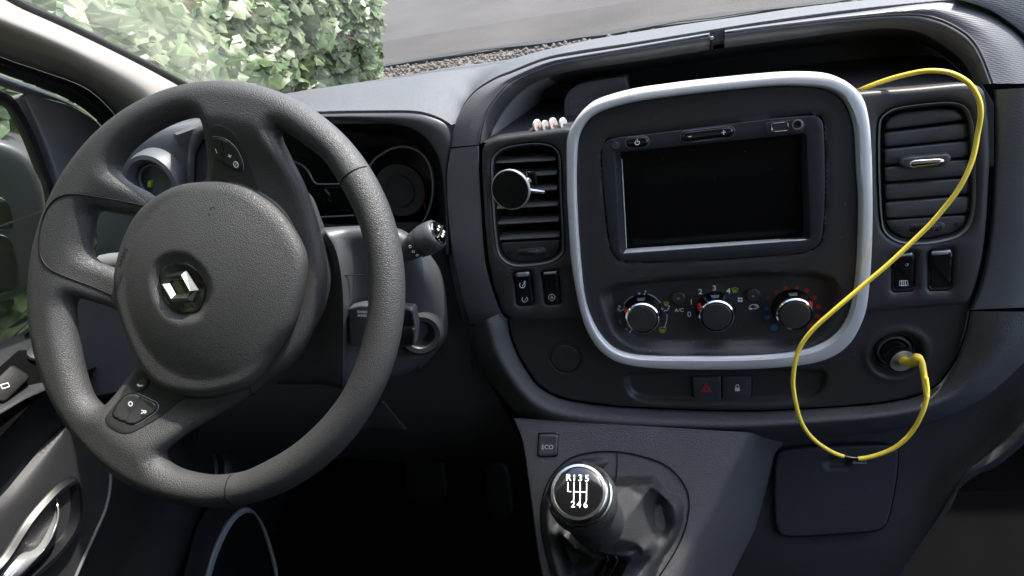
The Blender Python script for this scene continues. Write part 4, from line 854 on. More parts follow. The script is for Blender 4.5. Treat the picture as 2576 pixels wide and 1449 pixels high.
p_ = slab('power_button', ST, ccw(pb), .0092, .004, .0018, M['gloss'], med, grid=.004); rim_of('button_rim', pb, .0076, .0008, M['dialgrey'], p_)
strokes('power_symbol', ST, [arc(1603, 359, 5.5, 5.5, -235, 55), [(1603, 349), (1603, 358)]], 1.8, .0094, M['white'], p_)
vb = capsule(1780, 338, 136, 27, 6.4, .0078)
def vbh(q, s):
    h = .0092 - .0022 + .0022 * np.sqrt(1 - (1 - np.clip(s / .0022, 0, 1)) ** 2); x = (q[:, 0] - vb[:, 0].mean())
    return h - .0007 * np.exp(-((np.abs(x) - .0) / .010) ** 2) + .0006 * np.exp(-((np.abs(x) - .019) / .006) ** 2)
v_ = field('volume_rocker', ST, [ccw(vb)], vbh, M['gloss'], med, grid=.002, offs=(.0003, .001, .0022), thick=.004); rim_of('button_rim', vb, .0076, .0008, M['dialgrey'], v_)
strokes('volume_symbol', ST, [[(1731, 344), (1740, 343)], [(1815, 333.5), (1826, 332)], [(1820, 327), (1821, 338.5)]], 1.9, .0100, M['white'], v_)
up = capsule(1973, 320, 104, 36, 6, .0078)
u_ = slab('port_plate', ST, ccw(up), .0082, .003, .0010, M['satin'], med, grid=.01)
uq = pl(ST, [(1939, 310), (1983, 305), (1984, 329), (1941, 333)], .0084)
slab('usb_port', ST, ccw(rc(uq, .0008, 3)), .0090, .003, .0004, M['brushed'], u_, holes=[ccw(uq.mean(0) + (uq - uq.mean(0)) * np.array([.88, .80]))])
slab('usb_tongue', ST, ccw(uq.mean(0) + (uq - uq.mean(0)) * np.array([.87, .78])), .0080, .003, .0002, M['gloss'], u_)
lathe('aux_socket', ST.P(2006, 313, .0082), ST.n, [(.0044, -.001), (.0044, .0008), (.0034, .0010), (.0031, -.0002)], M['dialgrey'], u_, 32)
lathe('aux_hole', ST.P(2006, 313, .0082), ST.n, [(.0031, .0003), (.0022, .0009), (.0017, .0004), (0, .0002)], M['dark'], u_, 24)
lathe('microphone', ST.P(1550, 363, .0076), ST.n, [(.0042, -.001), (.0040, .0004), (.0030, .0002), (.0024, -.0004), (.0014, .0004), (.0008, .0001), (0, .0001)], M['satin2'], med, 28)
# ---- climate controls
clm = thing('climate_controls', ST.P(1800, 790, -.002), 'heater control panel with three chrome ringed dials under the screen', 'heater controls')
BZ = -.0057
kl = [(1624, 783, (1578, 789)), (1812, 776, (1762, 776)), (1996, 768, (2038, 771))]
KC = [(1616, 803), (1803, 797), (2000, 793)]
for (cx, cy), (rx, ry) in zip(KC, [(1578, 789), (1762, 777), (2038, 772)]):
    # base centre: dial front centre seen at (cx, cy) with height .0165
    top = ST.P(cx, cy, BZ + .0175); base = top - ST.n * .0175
    kb = lathe('dial', base, ST.n, [(.0188, 0), (.0182, .0015), (.0172, .003), (.0166, .008), (.0160, .0125), (.0158, .0135)], M['gloss'], clm, 64)
    lathe('dial_ring', base, ST.n, [(.0158, .0130), (.0163, .0140), (.0161, .0158), (.0150, .0170), (.0140, .0170), (.0135, .0162)], M['chrome'], kb, 64)
    lathe('dial_cap', base, ST.n, [(.0136, .0155), (.0134, .0168), (.0126, .0174), (.008, .0176), (0, .0176)], M['satin'], kb, 48)
    # red pointer on the skirt
    pr = ST.P(rx, ry, BZ + .012); dirr = pr - (base + ST.n * .012); dirr -= ST.n * (dirr @ ST.n); dirr /= np.linalg.norm(dirr); tg = np.cross(ST.n, dirr)
    V = []; F = []
    for i in range(7):
        a = (i - 3) / 3 * .24; dr = dirr * math.cos(a) + tg * math.sin(a); rr = .0178 - .0006 * abs(i - 3)
        for hh_, k_ in ((.004, 1.05), (.009, 1.0), (.0135, .94), (.0150, .88)): V.append(base + dr * rr * k_ + ST.n * hh_)
    F = [(i * 4 + j, (i + 1) * 4 + j, (i + 1) * 4 + j + 1, i * 4 + j + 1) for i in range(6) for j in range(3)]
    mesh('pointer', V, F, M['red'], kb, True, 50)
    # small window moulded in the skirt top
    pt = base + ST.v * .0168 + ST.n * .009
    V = [pt + ST.u * a + ST.v * b_ + ST.n * c for a, b_, c in ((-.004, .0008, -.003), (.004, .0008, -.003), (.003, .0002, .0030), (-.003, .0002, .0030))]
    mesh('dial_mark', V, [(0, 1, 2, 3)], M['dialgrey'], kb, False)
for x, y in ((1706, 748), (1894, 742)):
    c = ST.P(x, y, BZ); q_ = lathe('round_button', c, ST.n, [(.0074, -.001), (.0070, .0002), (.0064, .0002), (.0063, .0022), (.0055, .0030), (0, .0030)], M['satin'], clm, 40)
    lathe('button_lamp', c + ST.n * .0030, ST.n, [(.0010, 0), (.0008, .0003), (0, .0002)], M['dialgrey'], q_, 12)
PZ = BZ + .0004
text('A/C', (1697, 785), (1720, 784), ST, PZ, M['white'], clm)
for s_, x0, x1, y in (('0', 1730, 1738, 797), ('1', 1737, 1742, 766), ('2', 1758, 1766, 740), ('3', 1793, 1801, 731), ('4', 1828, 1837, 738)): text(s_, (x0, y), (x1, y - .3), ST, PZ, M['lightblue' if s_ == '0' else 'white'], clm, bold=.015, hp=13)
def screen_sym(cx, cy, w_, mat):
    return strokes('demist_symbol', ST, [['c', (cx - w_, cy - w_ * .7), (cx, cy - w_ * .9), (cx + w_, cy - w_ * .7), (cx + w_ * .7, cy + w_ * .35), (cx, cy + w_ * .1), (cx - w_ * .7, cy + w_ * .35)]] + [[(cx + k * w_ * .4, cy + w_ * .8), (cx + k * w_ * .4 - 1, cy + w_ * .2), (cx + k * w_ * .4, cy - w_ * .4)] for k in (-1, 0, 1)], 1.6, PZ, mat, clm)
screen_sym(1667, 831, 9, M['green_print']); screen_sym(1676, 765, 6, M['green_print']); screen_sym(1849, 731, 8, M['green_print'])
def person_sym(cx, cy, arrows, mat=None):
    b = MB()
    def st(pts, w_=2.4): b.add(*g_stroke(ST, pl(ST, pts, PZ), w_ / 2700, PZ))
    st([(cx - 4, cy + 8), (cx + 1, cy + 4), (cx + 4, cy + 6), (cx + 8, cy - 1)]); b.add(*g_lathe(ST.P(cx + 9, cy - 5, PZ), ST.n, [(.0009, -.0002), (.0009, 0)], 10))
    for (dx, dy, ux, uy) in arrows:
        x, y = cx + dx, cy + dy; st([(x - ux * 5, y - uy * 5), (x, y)], 2.2); st([(x - ux * 3 - uy * 3.5, y - uy * 3 + ux * 3.5), (x + ux, y + uy), (x - ux * 3 + uy * 3.5, y - uy * 3 - ux * 3.5)], 2.0)
    b.build('airflow_symbol', mat or M['lightblue'], clm, False)
person_sym(1615, 738, [(-7, 2, 0, 1)]); person_sym(1562, 776, [(-2, -5, 1, -.2), (-7, 4, -.6, .8)]); person_sym(1674, 776, [(-9, 3, 0, 1)]); person_sym(1580, 831, [(-3, -2, 1, 0)])
strokes('dial_scale', ST, [arc(1616, 796, 56, 56, 115, 146), arc(1616, 796, 56, 58, 75, 36), arc(1616, 796, 58, 58, 188, 226), arc(1622, 796, 56, 58, 6, -30)], 2.0, PZ, M['grey_print'], clm)
b = MB()
for k in range(4):
    a = 45 + 90 * k; q = arc(1862 + 4.5 * math.cos(R_(a)), 754 - 4.5 * math.sin(R_(a)), 3.4, 2.6, 0, 360, 10); V = ST.W(pl(ST, q[:-1], PZ), PZ); b.add(V, [list(range(len(V)))[::-1]])
b.build('fan_symbol', M['lightblue'], clm, False)
strokes('recirculation_symbol', ST, [[(1884, 777), (1886, 771), (1892, 766), (1902, 766), (1908, 771), (1903, 777), (1884, 777)], [(1900, 772), (1910, 773)], [(1897, 768), (1907, 768)], arc(1889, 777, 2, 2, 0, 360, 8)], 1.5, PZ, M['white'], clm)
discs('hot_dots', ST, [(1933, 750, 4), (1952, 736, 5), (1977, 724, 5), (2005, 723, 5), (2030, 731, 5.5), (2050, 749, 6), (2059, 772, 6.5), (2057, 796, 7), (2039, 820, 8)], PZ, M['darkred'], clm)
discs('cold_dots', ST, [(1928, 777, 5), (1931, 800, 6.5), (1948, 824, 9)], PZ, M['blue'], clm)
M['darkred'].node_tree.nodes['Principled BSDF'].inputs['Roughness'].default_value = .5
# ---- hazard / locking buttons
M['hazard'] = plastic('hazard_print', (.85, .06, .045), .5)
hz = thing('button_pair', ST.P(1816, 977, -.014), 'pair of flat buttons with red triangle and white padlock below the silver frame', 'buttons')
hb0 = LFD - .007
o_ = rc(pl(ST, [(1738, 945), (1894, 944), (1893, 1004), (1740, 1008)], hb0), [.002, .002, .007, .007], 5)
slab('button_surround', ST, ccw(o_), hb0 + .0006, .004, .0004, M['dark'], hz)
for q in ([(1741, 948), (1813, 947), (1814, 1006), (1746, 1005)], [(1817, 947), (1890, 947), (1889, 1002), (1818, 1006)]):
    rr = [.0015, .0008, .0008, .006] if q[0][0] < 1800 else [.0008, .0015, .006, .0008]
    slab('button', ST, ccw(rc(pl(ST, q, hb0 + .001), rr, 5)), hb0 + .0022, .004, .0008, M['satin2'], hz)
zt = hb0 + .0025
strokes('hazard_symbol', ST, [['c', (1777, 963), (1789, 985), (1764, 986)], ['c', (1777, 971), (1783, 981), (1771, 982)]], 2.7, zt, M['hazard'], hz)
b = MB(); b.add(*g_stroke(ST, pl(ST, [(1851, 977), (1851, 971), (1853, 968), (1857, 968), (1859, 971), (1859, 977)], zt), 2.2 / 2700, zt))
V = ST.W(pl(ST, [(1849, 975), (1861, 975), (1861, 984), (1849, 984)], zt), zt); b.add(V, [(3, 2, 1, 0)]); b.build('padlock_symbol', M['white'], hz, False)
# ---- blank cover and power socket
bc = thing('blank_cover', ST.W([cov], LFD)[0], 'round blank socket cover at the driver side of the lower fascia', 'cover')
lathe('cover_disc', ST.W([cov], LFD)[0], ST.n, [(.0149, -.003), (.0149, -.0004), (.0142, .0003), (0, .0005)], M['satin'], bc, 60)
lathe('cover_ring', ST.W([cov], LFD)[0], ST.n, [(.0181, -.002), (.0176, .0004), (.0168, .0002), (.0164, -.002)], M['satin'], bc, 60)
sk = thing('power_socket', ST.W([soc], LFD - .014)[0], 'round power socket sunk in the passenger side of the lower fascia', 'socket')
sc0 = ST.W([soc], LFD - .016)[0]
lathe('socket_collar', sc0, ST.n, [(.0215, 0), (.0215, .004), (.0200, .006), (.0175, .0062), (.0165, .003), (.0160, -.002)], M['satin2'], sk, 60)
lathe('socket_sleeve', sc0, ST.n, [(.0152, -.002), (.0152, .0085), (.0144, .0098), (.0134, .0092), (.0130, -.002)], M['dialgrey'], sk, 60)
ax = np.array([.10, -.93, .10]) + 0 * ST.n; ax = ST.n + np.array([.12, 0, -.14]); ax /= np.linalg.norm(ax)
chg = thing('usb_charger', sc0 + ax * .02, 'black and grey charger plug pushed into the power socket with the yellow cable in it', 'charger')
lathe('charger_body', sc0, ax, [(.0125, -.004), (.0122, .010), (.0112, .013), (.0118, .016), (.0128, .022), (.0126, .0235), (.0112, .0240)], M['gloss'], chg, 50)
lathe('charger_face', sc0, ax, [(.0113, .0236), (.0110, .0243), (0, .0243)], M['dialgrey'], chg, 40)
# ---- cable
KP = [(2120, 246, -.045), (2159, 228, -.022), (2232, 200, -.005), (2299, 184, .006), (2349, 180, .014), (2399, 186, .018), (2439, 208, .020), (2459, 247, .020), (2465, 290, .020), (2462, 333, .020), (2452, 383, .022), (2429, 440, .024), (2399, 493, .025), (2349, 555, .026), (2299, 604, .027), (2225, 674, .029), (2165, 724, .030), (2099, 778, .033), (2049, 824, .034), (2015, 873, .035), (1999, 923, .037), (1994, 975, .038), (2012, 1052, .040), (2042, 1101, .041), (2082, 1132, .042), (2122, 1147, .042), (2159, 1153, .042), (2199, 1148, .042), (2249, 1127, .042), (2292, 1089, .041), (2320, 1039, .040), (2332, 990, .037), (2329, 950, .033), (2321, 922, .029), (2314, 908, .026)]
cab = thing('charging_cable', ST.P(2160, 1153, .042), 'yellow charging cable looping from behind the screen down to the charger', 'cable')
path = spl(Sd(KP[:-2]), n=6); ii_ = np.arange(len(path))[:, None]; path = path + .0005 * np.sin(ii_ * np.array([[.31, .23, .27]]) + [0, 1, 2]) * np.clip(ii_ / 20, 0, 1) * np.clip((len(path) - ii_) / 25., 0, 1)
tube('cord', path, .0020, M['yellow'], cab, seg=14)
pe_ = sc0 + ax * .0235; hd_ = ST.P(2308, 901, .024)
pg = spl([pe_, pe_ + (hd_ - pe_) * .35 + ax * .004, pe_ + (hd_ - pe_) * .78 + ax * .003, hd_, ST.P(2320, 918, .0275), path[-8]], n=7)
rr = np.interp(np.linspace(0, 1, len(pg)), [0, .06, .3, .55, .68, .72, .78, 1], [.0038, .0045, .0046, .0043, .0040, .0031, .0029, .0023])
tube('plug', pg, rr, M['yellow'], cab, seg=20)
i0 = [i for i, p in enumerate(path) if 2122 <= vis(p)[0] <= 2158 and vis(p)[1] > 1140]
tube('tape_band', path[min(i0):max(i0) + 1], .0024, M['gloss'], cab, seg=14)
# ================================================================= LOWER DASH, CONSOLE
low = [(1860, 1095), (1932, 1098), (2100, 1086), (2200, 1078), (2290, 1063), (2380, 1038), (2470, 993), (2540, 933), (2590, 883), (2640, 823), (2690, 778)]
l_1 = [(1850, 1240), (1932, 1240), (2100, 1240), (2220, 1235), (2330, 1215), (2400, 1175), (2455, 1150), (2510, 1110), (2560, 1060), (2620, 1010), (2690, 950)]
l_2 = [(1800, 1400), (1932, 1400), (2080, 1400), (2200, 1390), (2280, 1360), (2340, 1310), (2390, 1250), (2432, 1185), (2492, 1168), (2552, 1099), (2620, 1030)]
l_3 = [(1700, 1560), (1900, 1560), (2050, 1560), (2160, 1540), (2235, 1490), (2290, 1412), (2345, 1330), (2388, 1272), (2425, 1200), (2500, 1172), (2600, 1090)]
M['lowerdash'] = plastic('lower_dash_smooth', (.036, .036, .041), .5, 'leather', .3, dust=.4, spec=.4)
loft('lower_dash', [spl(S(low, -.034)), spl(S(mixp(low, l_1, .15), -.036)), spl(S(l_1, -.022)), spl(S(l_2, -.006)), spl(S(mixp(l_2, l_3, .8), -.002)), spl(S(l_3, -.02)), spl(S([(x + 4, y + 4) for x, y in l_3], -.08))], M['lowerdash'], dash, n=90, k=6)
cpt = thing('storage_lid', ST.P(2100, 1235, -.02), 'square closed lid with finger notch in the lower dash behind the cable loop', 'lid')
CPd = -.0185
aL = R_(8); 
p0 = ST.P(2100, 1235, CPd); LDF = Fr(p0, (1, 0, 0), (0, math.sin(aL), math.cos(aL)))
# plane fitted to the lower dash at the lid
pA, pB, pC = ST.P(1955, 1235, -.0185), ST.P(2245, 1235, -.0185), ST.P(2100, 1340, -.0095); pT = ST.P(2100, 1132, -.0290)
vv = pT - pC; vv /= np.linalg.norm(vv); LDF = Fr((pT + pC) / 2, (1, 0, 0), vv)
CP = [(1946, 1165), (1952, 1140), (1975, 1127), (2100, 1122), (2225, 1123), (2248, 1131), (2256, 1160), (2250, 1240), (2237, 1310), (2222, 1332), (2190, 1340), (2080, 1345), (1990, 1345), (1963, 1332), (1953, 1300), (1947, 1230)]
cp = pl(LDF, prt(CP), .003); ntch = ST.P(2095, 1163, 0); nq = LDF.uv(2086, 1164, .003); nq2 = LDF.uv(2120, 1162, .003)
def lidh(q, s):
    h = .0045 - .002 + .002 * np.sqrt(1 - (1 - np.clip(s / .002, 0, 1)) ** 2)
    ab = nq2 - nq; t = np.clip(((q - nq) @ ab) / (ab @ ab), 0, 1); r = np.linalg.norm(q - nq - t[:, None] * ab, axis=1)
    return h - .006 * (1 - sstep(.003, .0085, r))
field('lid', LDF, [cp], lidh, M['lowerdash'], cpt, grid=.0022, offs=(.0004, .001, .002), thick=.008)
rim_of('lid_gap', cp, .0022, .0016, M['dark'], cpt, LDF)
strokes('moulded_symbol', LDF, [[(2140, 1158), (2145, 1162), (2150, 1162)], [(2158, 1157), (2162, 1161), (2168, 1161)], [(2142, 1166), (2162, 1167), (2176, 1168), (2172, 1157)]], 1.4, .0052, M['grey_print'], cpt)
# gear console
cL = [(1296, 1052), (1318, 1110), (1331, 1190), (1343, 1280), (1356, 1380), (1372, 1470), (1388, 1560)]
cR = [(1885, 1088), (1868, 1120), (1838, 1180), (1812, 1230), (1775, 1310), (1735, 1390), (1650, 1560)]
def Cn(pts, d): return [CN.P(x, y, d) for x, y in pts]
cols = [Cn([(x - 4, y) for x, y in cL], -.03), Cn(cL, -.004)] + [Cn(mixp(cL, cR, t), 0.0) for t in (.012, .2, .5, .75, .91)] + [Cn(cR, -.005), Cn([(x + 20, y + 6) for x, y in cR], -.017), Cn([(x + 62, y + 20) for x, y in cR], -.050), Cn([(x + 120, y + 30) for x, y in cR], -.10)]
con = thing('gear_console', CN.P(1560, 1250, 0), 'grained dark console carrying the gear lever below the silver frame', 'console')
loft('console_top', [spl(c) for c in cols], M['grain'], con, n=60, k=4, sharp=70)
loft('console_side', [spl(Cn([(x - 3, y) for x, y in cL], -.028)), spl([p + np.array([.01, .06, -.25]) for p in Cn(cL, -.03)])], M['dark'], con, n=40, k=1)
loft('console_upper', [spl(S([(1186, 822), (1192, 860), (1208, 905), (1240, 960), (1285, 1015), (1330, 1056), (1390, 1080), (1520, 1098), (1780, 1110), (1932, 1104)], -.038)), spl(S([(1180, 1100), (1200, 1110), (1220, 1130), (1260, 1140), (1300, 1150), (1360, 1180), (1420, 1200), (1560, 1200), (1780, 1200), (1932, 1200)], -.075))], M['knee'], con, n=60, k=1)
eb = thing('eco_button', CN.P(1378, 1120, 0), 'small glossy grey button lettered ECO at the top left of the gear console', 'button')
slab('button_slot', CN, rc(pl(CN, [(1353, 1088), (1407, 1087), (1403, 1149), (1350, 1150)], .001), .001, 3), .0008, .004, .0005, M['gloss'], eb)
eqp = [(1357, 1093), (1404, 1093), (1400, 1146), (1353, 1147)]
eq = rc(pl(CN, eqp, .002), .0012, 3)
def ecoh(q, s): return .0032 - .0008 + .0008 * np.sqrt(1 - (1 - np.clip(s / .0008, 0, 1)) ** 2) - .0012 * np.exp(-(s / .006) ** 2) * 0 - .0008 * sstep(.003, .007, s)
field('button_cap', CN, [eq], ecoh, M['eco'], eb, grid=.0015, offs=(.0002, .0008), thick=.003)
text('ECO', (1363, 1130), (1392, 1130), CN, .0030, M['grey_print'], eb)
# ================================================================= GEAR LEVER
GO = [(1548, 1138), (1488, 1140), (1438, 1154), (1398, 1187), (1373, 1233), (1362, 1283), (1366, 1349), (1384, 1426), (1410, 1500), (1470, 1540), (1560, 1530), (1630, 1480), (1688, 1400), (1718, 1340), (1731, 1283), (1728, 1239), (1705, 1199), (1665, 1167), (1605, 1147)]
gl = thing('gear_lever', CN.P(1500, 1330, .02), 'gear lever with chrome ringed knob above a folded black leatherette gaiter', 'gear lever')
ring0 = rs(np.array([CN.P(x, y, .0) for x, y in prt(GO)]), 180, True)
kd = .535; rk_ = ray(1455, 1237); ktop = CC + rk_ / np.linalg.norm(rk_) * kd
kax = ktop - CN.P(1555, 1395, 0); kax /= np.linalg.norm(kax)
neck = CN.P(1530, 1355, .035)
q0 = np.array([CN.o + 0 for _ in range(1)])
cpix = CN.P(1548, 1330, 0)
# gaiter field: leather sheet rolled at the edge, with creased ridges and hollows
neck = ktop - kax * .078
nq = np.array([(neck - CN.o) @ CN.u, (neck - CN.o) @ CN.v]); fp_ = ktop - kax * .115; foot = np.array([(fp_ - CN.o) @ CN.u, (fp_ - CN.o) @ CN.v]); HN = (neck - CN.o) @ CN.n
def pd(q, poly):
    best = np.full(len(q), 1e9)
    for a, b_ in zip(poly[:-1], poly[1:]):
        ab = b_ - a; t = np.clip(((q - a) @ ab) / (ab @ ab), 0, 1); best = np.minimum(best, np.linalg.norm(q - a - t[:, None] * ab, axis=1))
    return best
ridges = [([(1548, 1235), (1590, 1222), (1636, 1224), (1655, 1240), (1683, 1268)], .030, .024, .030), ([(1636, 1224), (1600, 1275), (1560, 1318)], .012, .012, .03),
 ([(1575, 1312), (1600, 1345), (1624, 1372), (1620, 1392), (1585, 1412), (1568, 1440), (1560, 1500)], .030, .020, .028), ([(1520, 1340), (1550, 1375), (1590, 1385), (1622, 1375)], .018, .013, .028),
 ([(1425, 1345), (1450, 1375), (1490, 1382), (1506, 1392), (1500, 1412), (1470, 1435)], .026, .016, .022), ([(1410, 1200), (1390, 1260), (1395, 1330), (1420, 1400)], .006, .03, .01),
 ([(1500, 1400), (1490, 1450), (1475, 1520)], .006, .016, .01)]
hollows = [([(1560, 1195), (1620, 1188), (1670, 1212), (1692, 1240)], .034, .024), ([(1640, 1290), (1655, 1330), (1640, 1380)], .018, .024), ([(1430, 1380), (1450, 1400)], .020, .018), ([(1530, 1420), (1525, 1480)], .020, .014), ([(1480, 1180), (1420, 1215)], .010, .03)]
RD = [(pl(CN, p, d), A_, w_) for p, A_, w_, d in ridges]; HD = [(pl(CN, p, 0), A_, w_) for p, A_, w_ in hollows]
def gait(q, s):
    h = .009 * np.exp(-((s - .012) / .008) ** 2) + .012 * np.sin(np.pi / 2 * np.clip(s / .011, 0, 1))
    r = np.linalg.norm(q - foot, axis=1); h = h + (HN - .02) * np.exp(-(r / .0275) ** 2.4)
    for p, A_, w_ in HD: h = h - A_ * np.exp(-(pd(q, p) / w_) ** 2 * 1.6)
    for p, A_, w_ in RD: h = h + A_ * np.clip(1 - pd(q, p) / w_, 0, 1) ** 1.5
    x, y = q[:, 0], q[:, 1]
    h = h + .0008 * np.sin(x * 150 + 2.2 * np.sin(y * 70)) * sstep(.02, .05, s) * np.sin(y * 110 + x * 60)
    return np.maximum(h, .0015) - .002
field('gaiter', CN, [spl(pl(CN, GO), True, 5)], gait, M['leatherette'], gl, grid=.0016, offs=(.001, .0022, .0036), thick=.004, step=.0018, sharp=90)
go_ = rs(spl(pl(CN, GO), True, 5), 160, True); rim_of('gaiter_gap', go_, .0010, .0016, M['dark'], gl, CN)
def drape(pts, n=8):
    q = spl(pl(CN, pts, .015), n=n); lp_ = ccw(rs(spl(pl(CN, GO), True, 5), 200, True)); return CN.W(q, gait(q, np.maximum(sdf(q, [lp_]), 0)) + .0007)
for pts in ([(1536, 1384), (1531, 1404), (1519, 1428), (1505, 1452), (1490, 1480)], [(1560, 1382), (1557, 1404), (1545, 1428), (1530, 1454), (1514, 1484)], [(1500, 1336), (1504, 1352), (1513, 1368)]):
    ln = rs(drape(pts), 40); b = MB()
    for i in range(0, 39, 2): b.add(*g_tube([ln[i], ln[i] + (ln[i + 1] - ln[i]) * 1.0], .00045, 5))
    b.build('stitching', M['thread'], gl)['kind'] = 'stuff'
tube('gaiter_seam', drape([(1548, 1142), (1549, 1165), (1547, 1200), (1546, 1222)]), .0006, M['dark'], gl, 6)
tube('gaiter_seam', drape([(1548, 1383), (1545, 1404), (1532, 1428), (1518, 1453), (1502, 1482)]), .0008, M['dark'], gl, 6)
lathe('collar', ktop, kax, [(.0225, -.092), (.0235, -.078), (.0232, -.070), (.0222, -.062), (.0205, -.052), (.019, -.044)], M['leatherette'], gl, 50)
kn_ = lathe('knob', ktop, kax, [(.0200, -.052), (.0225, -.042), (.0250, -.030), (.0262, -.020), (.0260, -.013), (.0242, -.009)], M['leatherette'], gl, 64)
V, F = g_lathe(ktop, kax, [(.0232, -.011), (.0240, -.0095), (.0240, -.0050), (.0232, -.0038)], 160)
V = V.reshape(4, 160, 3); rr_ = (np.arange(160) % 2) * .00045
V = np.concatenate([ktop + kax * ((r - ktop) @ kax)[:, None] + ((r - ktop) - kax * ((r - ktop) @ kax)[:, None]) * (1 + (rr_ / .024 if 0 < i < 3 else 0 * rr_))[:, None] for i, r in enumerate(V)])
mesh('knurled_ring', V, F[:-1], M['brushed'], kn_, True, 25)
lathe('chrome_ring', ktop, kax, [(.0232, -.0038), (.0226, -.0016), (.0205, .0006), (.0186, .0010), (.0180, .0002)], M['brushed'], kn_, 80)
lathe('knob_cap', ktop, kax, [(.0181, -.001), (.0179, .0004), (.0160, .0012), (.010, .0017), (0, .0019)], M['gloss'], kn_, 60)
kr = CR[:, 0] - kax * (CR[:, 0] @ kax); kr /= np.linalg.norm(kr)
KF = Fr(ktop, kr, np.cross(kax, kr))
kz = .0021
for s_, x0, x1, y in (('R', 1427, 1435, 1209), ('1', 1442, 1447, 1210), ('3', 1455, 1464, 1210), ('5', 1472, 1481, 1211), ('2', 1437, 1446, 1276), ('4', 1451, 1461, 1276), ('6', 1468, 1478, 1277)): text(s_, (x0, y), (x1, y), KF, kz, M['white'], kn_, bold=.02, hp=16)
strokes('gear_pattern', KF, [[(1429, 1213), (1428, 1236), (1437, 1237)], [(1444, 1213), (1443, 1259)], [(1459.5, 1213), (1459, 1259)], [(1476, 1214), (1475, 1260)], [(1443, 1237), (1475, 1238)]], 2.6, kz, M['white'], kn_, 3300)
# ================================================================= INSTRUMENT CLUSTER
ic = thing('instrument_cluster', ST.P(850, 470, -.08), 'dark instrument cluster with chrome gauge rings behind the steering wheel rim', 'instrument cluster')
slab('cluster_face', ST, pl(ST, [(480, 330), (1110, 310), (1130, 650), (480, 640)], -.088), -.088, .004, .0005, M['clusterglass'], ic)
def gtube(name, pts, d, r, mat): return tube(name, spl([ST.P(x, y, d) for x, y in pts], n=6), r, mat, ic, 8)
gtube('gauge_ring', [(925, 440), (931, 417), (945, 398), (961, 387), (985, 374), (1011, 369), (1036, 372), (1054, 381), (1068, 394), (1077, 409), (1085, 430), (1089, 460), (1088, 490), (1081, 523), (1070, 550), (1055, 570)], -.074, .0013, M['dialgrey'])
gtube('gauge_ring', [(700, 392), (724, 403), (735, 405), (747, 409), (763, 418), (777, 433), (785, 449), (793, 460), (804, 463), (844, 463), (880, 462)], -.078, .0011, M['dialgrey'])
gtube('gauge_ring', [(791, 568), (793, 558), (800, 549), (811, 546), (850, 544), (890, 542)], -.078, .0011, M['dialgrey'])
gf = Fr(ST.o, ST.u, ST.v)
lathe('gauge_dial', ST.P(1005, 480, -.084), ST.n, [(.030, -.002), (.0296, .0), (.0285, .0005), (.018, -.001), (.0172, .0018), (.0158, .0018), (.0150, -.001), (0, -.001)], M['satin2'], ic, 60)
strokes('gauge_marks', ST, [[(1005 + 62 * math.cos(R_(a)), 480 - 66 * math.sin(R_(a))), (1005 + 70 * math.cos(R_(a)), 480 - 74 * math.sin(R_(a)))] for a in range(-60, 80, 14)], 1.6, -.0832, M['dark'], ic)
strokes('gauge_needle', ST, [[(1066, 512), (1071, 524)]], 2.0, -.082, M['red'], ic)
slab('trip_display', ST, rc(pl(ST, [(812, 472), (880, 470), (880, 538), (816, 540)], -.086), .003, 3), -.0865, .003, .0008, M['gloss'], ic)
# ================================================================= STEERING COLUMN, STALKS, IGNITION
colm = thing('steering_column', ST.P(960, 760, .05), 'dark steering column shroud with a worn ignition lock collar', 'steering column')
q_ = [
 [(740, 590, .055), (735, 680, .055), (730, 780, .055), (720, 880, .055), (700, 960, .05)],
 [(786, 582, .066), (800, 650, .070), (815, 760, .072), (815, 880, .07), (800, 960, .062)],
 [(812, 580, .071), (842, 640, .078), (858, 740, .082), (858, 880, .08), (855, 968, .070)],
 [(822, 578, .071), (852, 638, .078), (866, 740, .082), (867, 880, .08), (866, 966, .070)],
 [(870, 575, .062), (890, 640, .066), (900, 740, .066), (905, 880, .064), (900, 958, .06)],
 [(940, 574, .056), (960, 640, .060), (970, 740, .060), (975, 880, .058), (970, 950, .055)],
 [(1012, 584, .046), (1045, 660, .052), (1060, 740, .052), (1050, 860, .050), (1020, 935, .045)],
 [(1060, 618, .034), (1092, 672, .038), (1105, 750, .038), (1095, 850, .036), (1050, 920, .030)],
 [(1082, 640, .010), (1108, 684, .012), (1121, 755, .012), (1118, 850, .010), (1060, 922, .005)],
 [(1080, 640, -.03), (1108, 684, -.03), (1123, 755, -.03), (1121, 850, -.03), (1062, 925, -.03)]]
loft('shroud', [spl(Sd([(r[0][0], r[0][1] - 4, r[0][2] - .04)] + r + [(r[-1][0] - 4, r[-1][1] + 6, r[-1][2] - .05)]), n=8) for r in q_], M['satin2'], colm, n=60, k=6, sharp=60)
M['crease'] = M['dark']
tube('shroud_seam', spl(Sd([(1022, 688, .0525), (1050, 700, .050), (1075, 720, .0445), (1095, 732, .037), (1115, 736, .018)]), n=6), .0006, M['dark'], colm, 6)
tube('shroud_seam', spl(Sd([(815, 698, .0775), (850, 694, .0825), (880, 692, .074), (925, 690, .064)]), n=6), .0005, M['dark'], colm, 6)
ig = ST.P(1057, 836, .050); iax = ST.n + np.array([.42, .0, .05]); iax /= np.linalg.norm(iax)
M['worn'] = plastic('worn_collar', (.022, .022, .025), .5, 'coarse', .3, var=.5)
ib = lathe('ignition_collar', ig, iax, [(.024, -.03), (.0232, -.006), (.0228, .003), (.0218, .007), (.0185, .0090), (.0140, .0085), (.0120, .006), (.0108, .001), (.0085, -.002), (.0052, -.003)], M['worn'], colm, 64)
lathe('key_barrel', ig, iax, [(.0054, -.007), (.0054, -.0025), (.0046, -.0020), (.0040, -.0035), (0, -.0035)], M['brushed'], colm, 32)
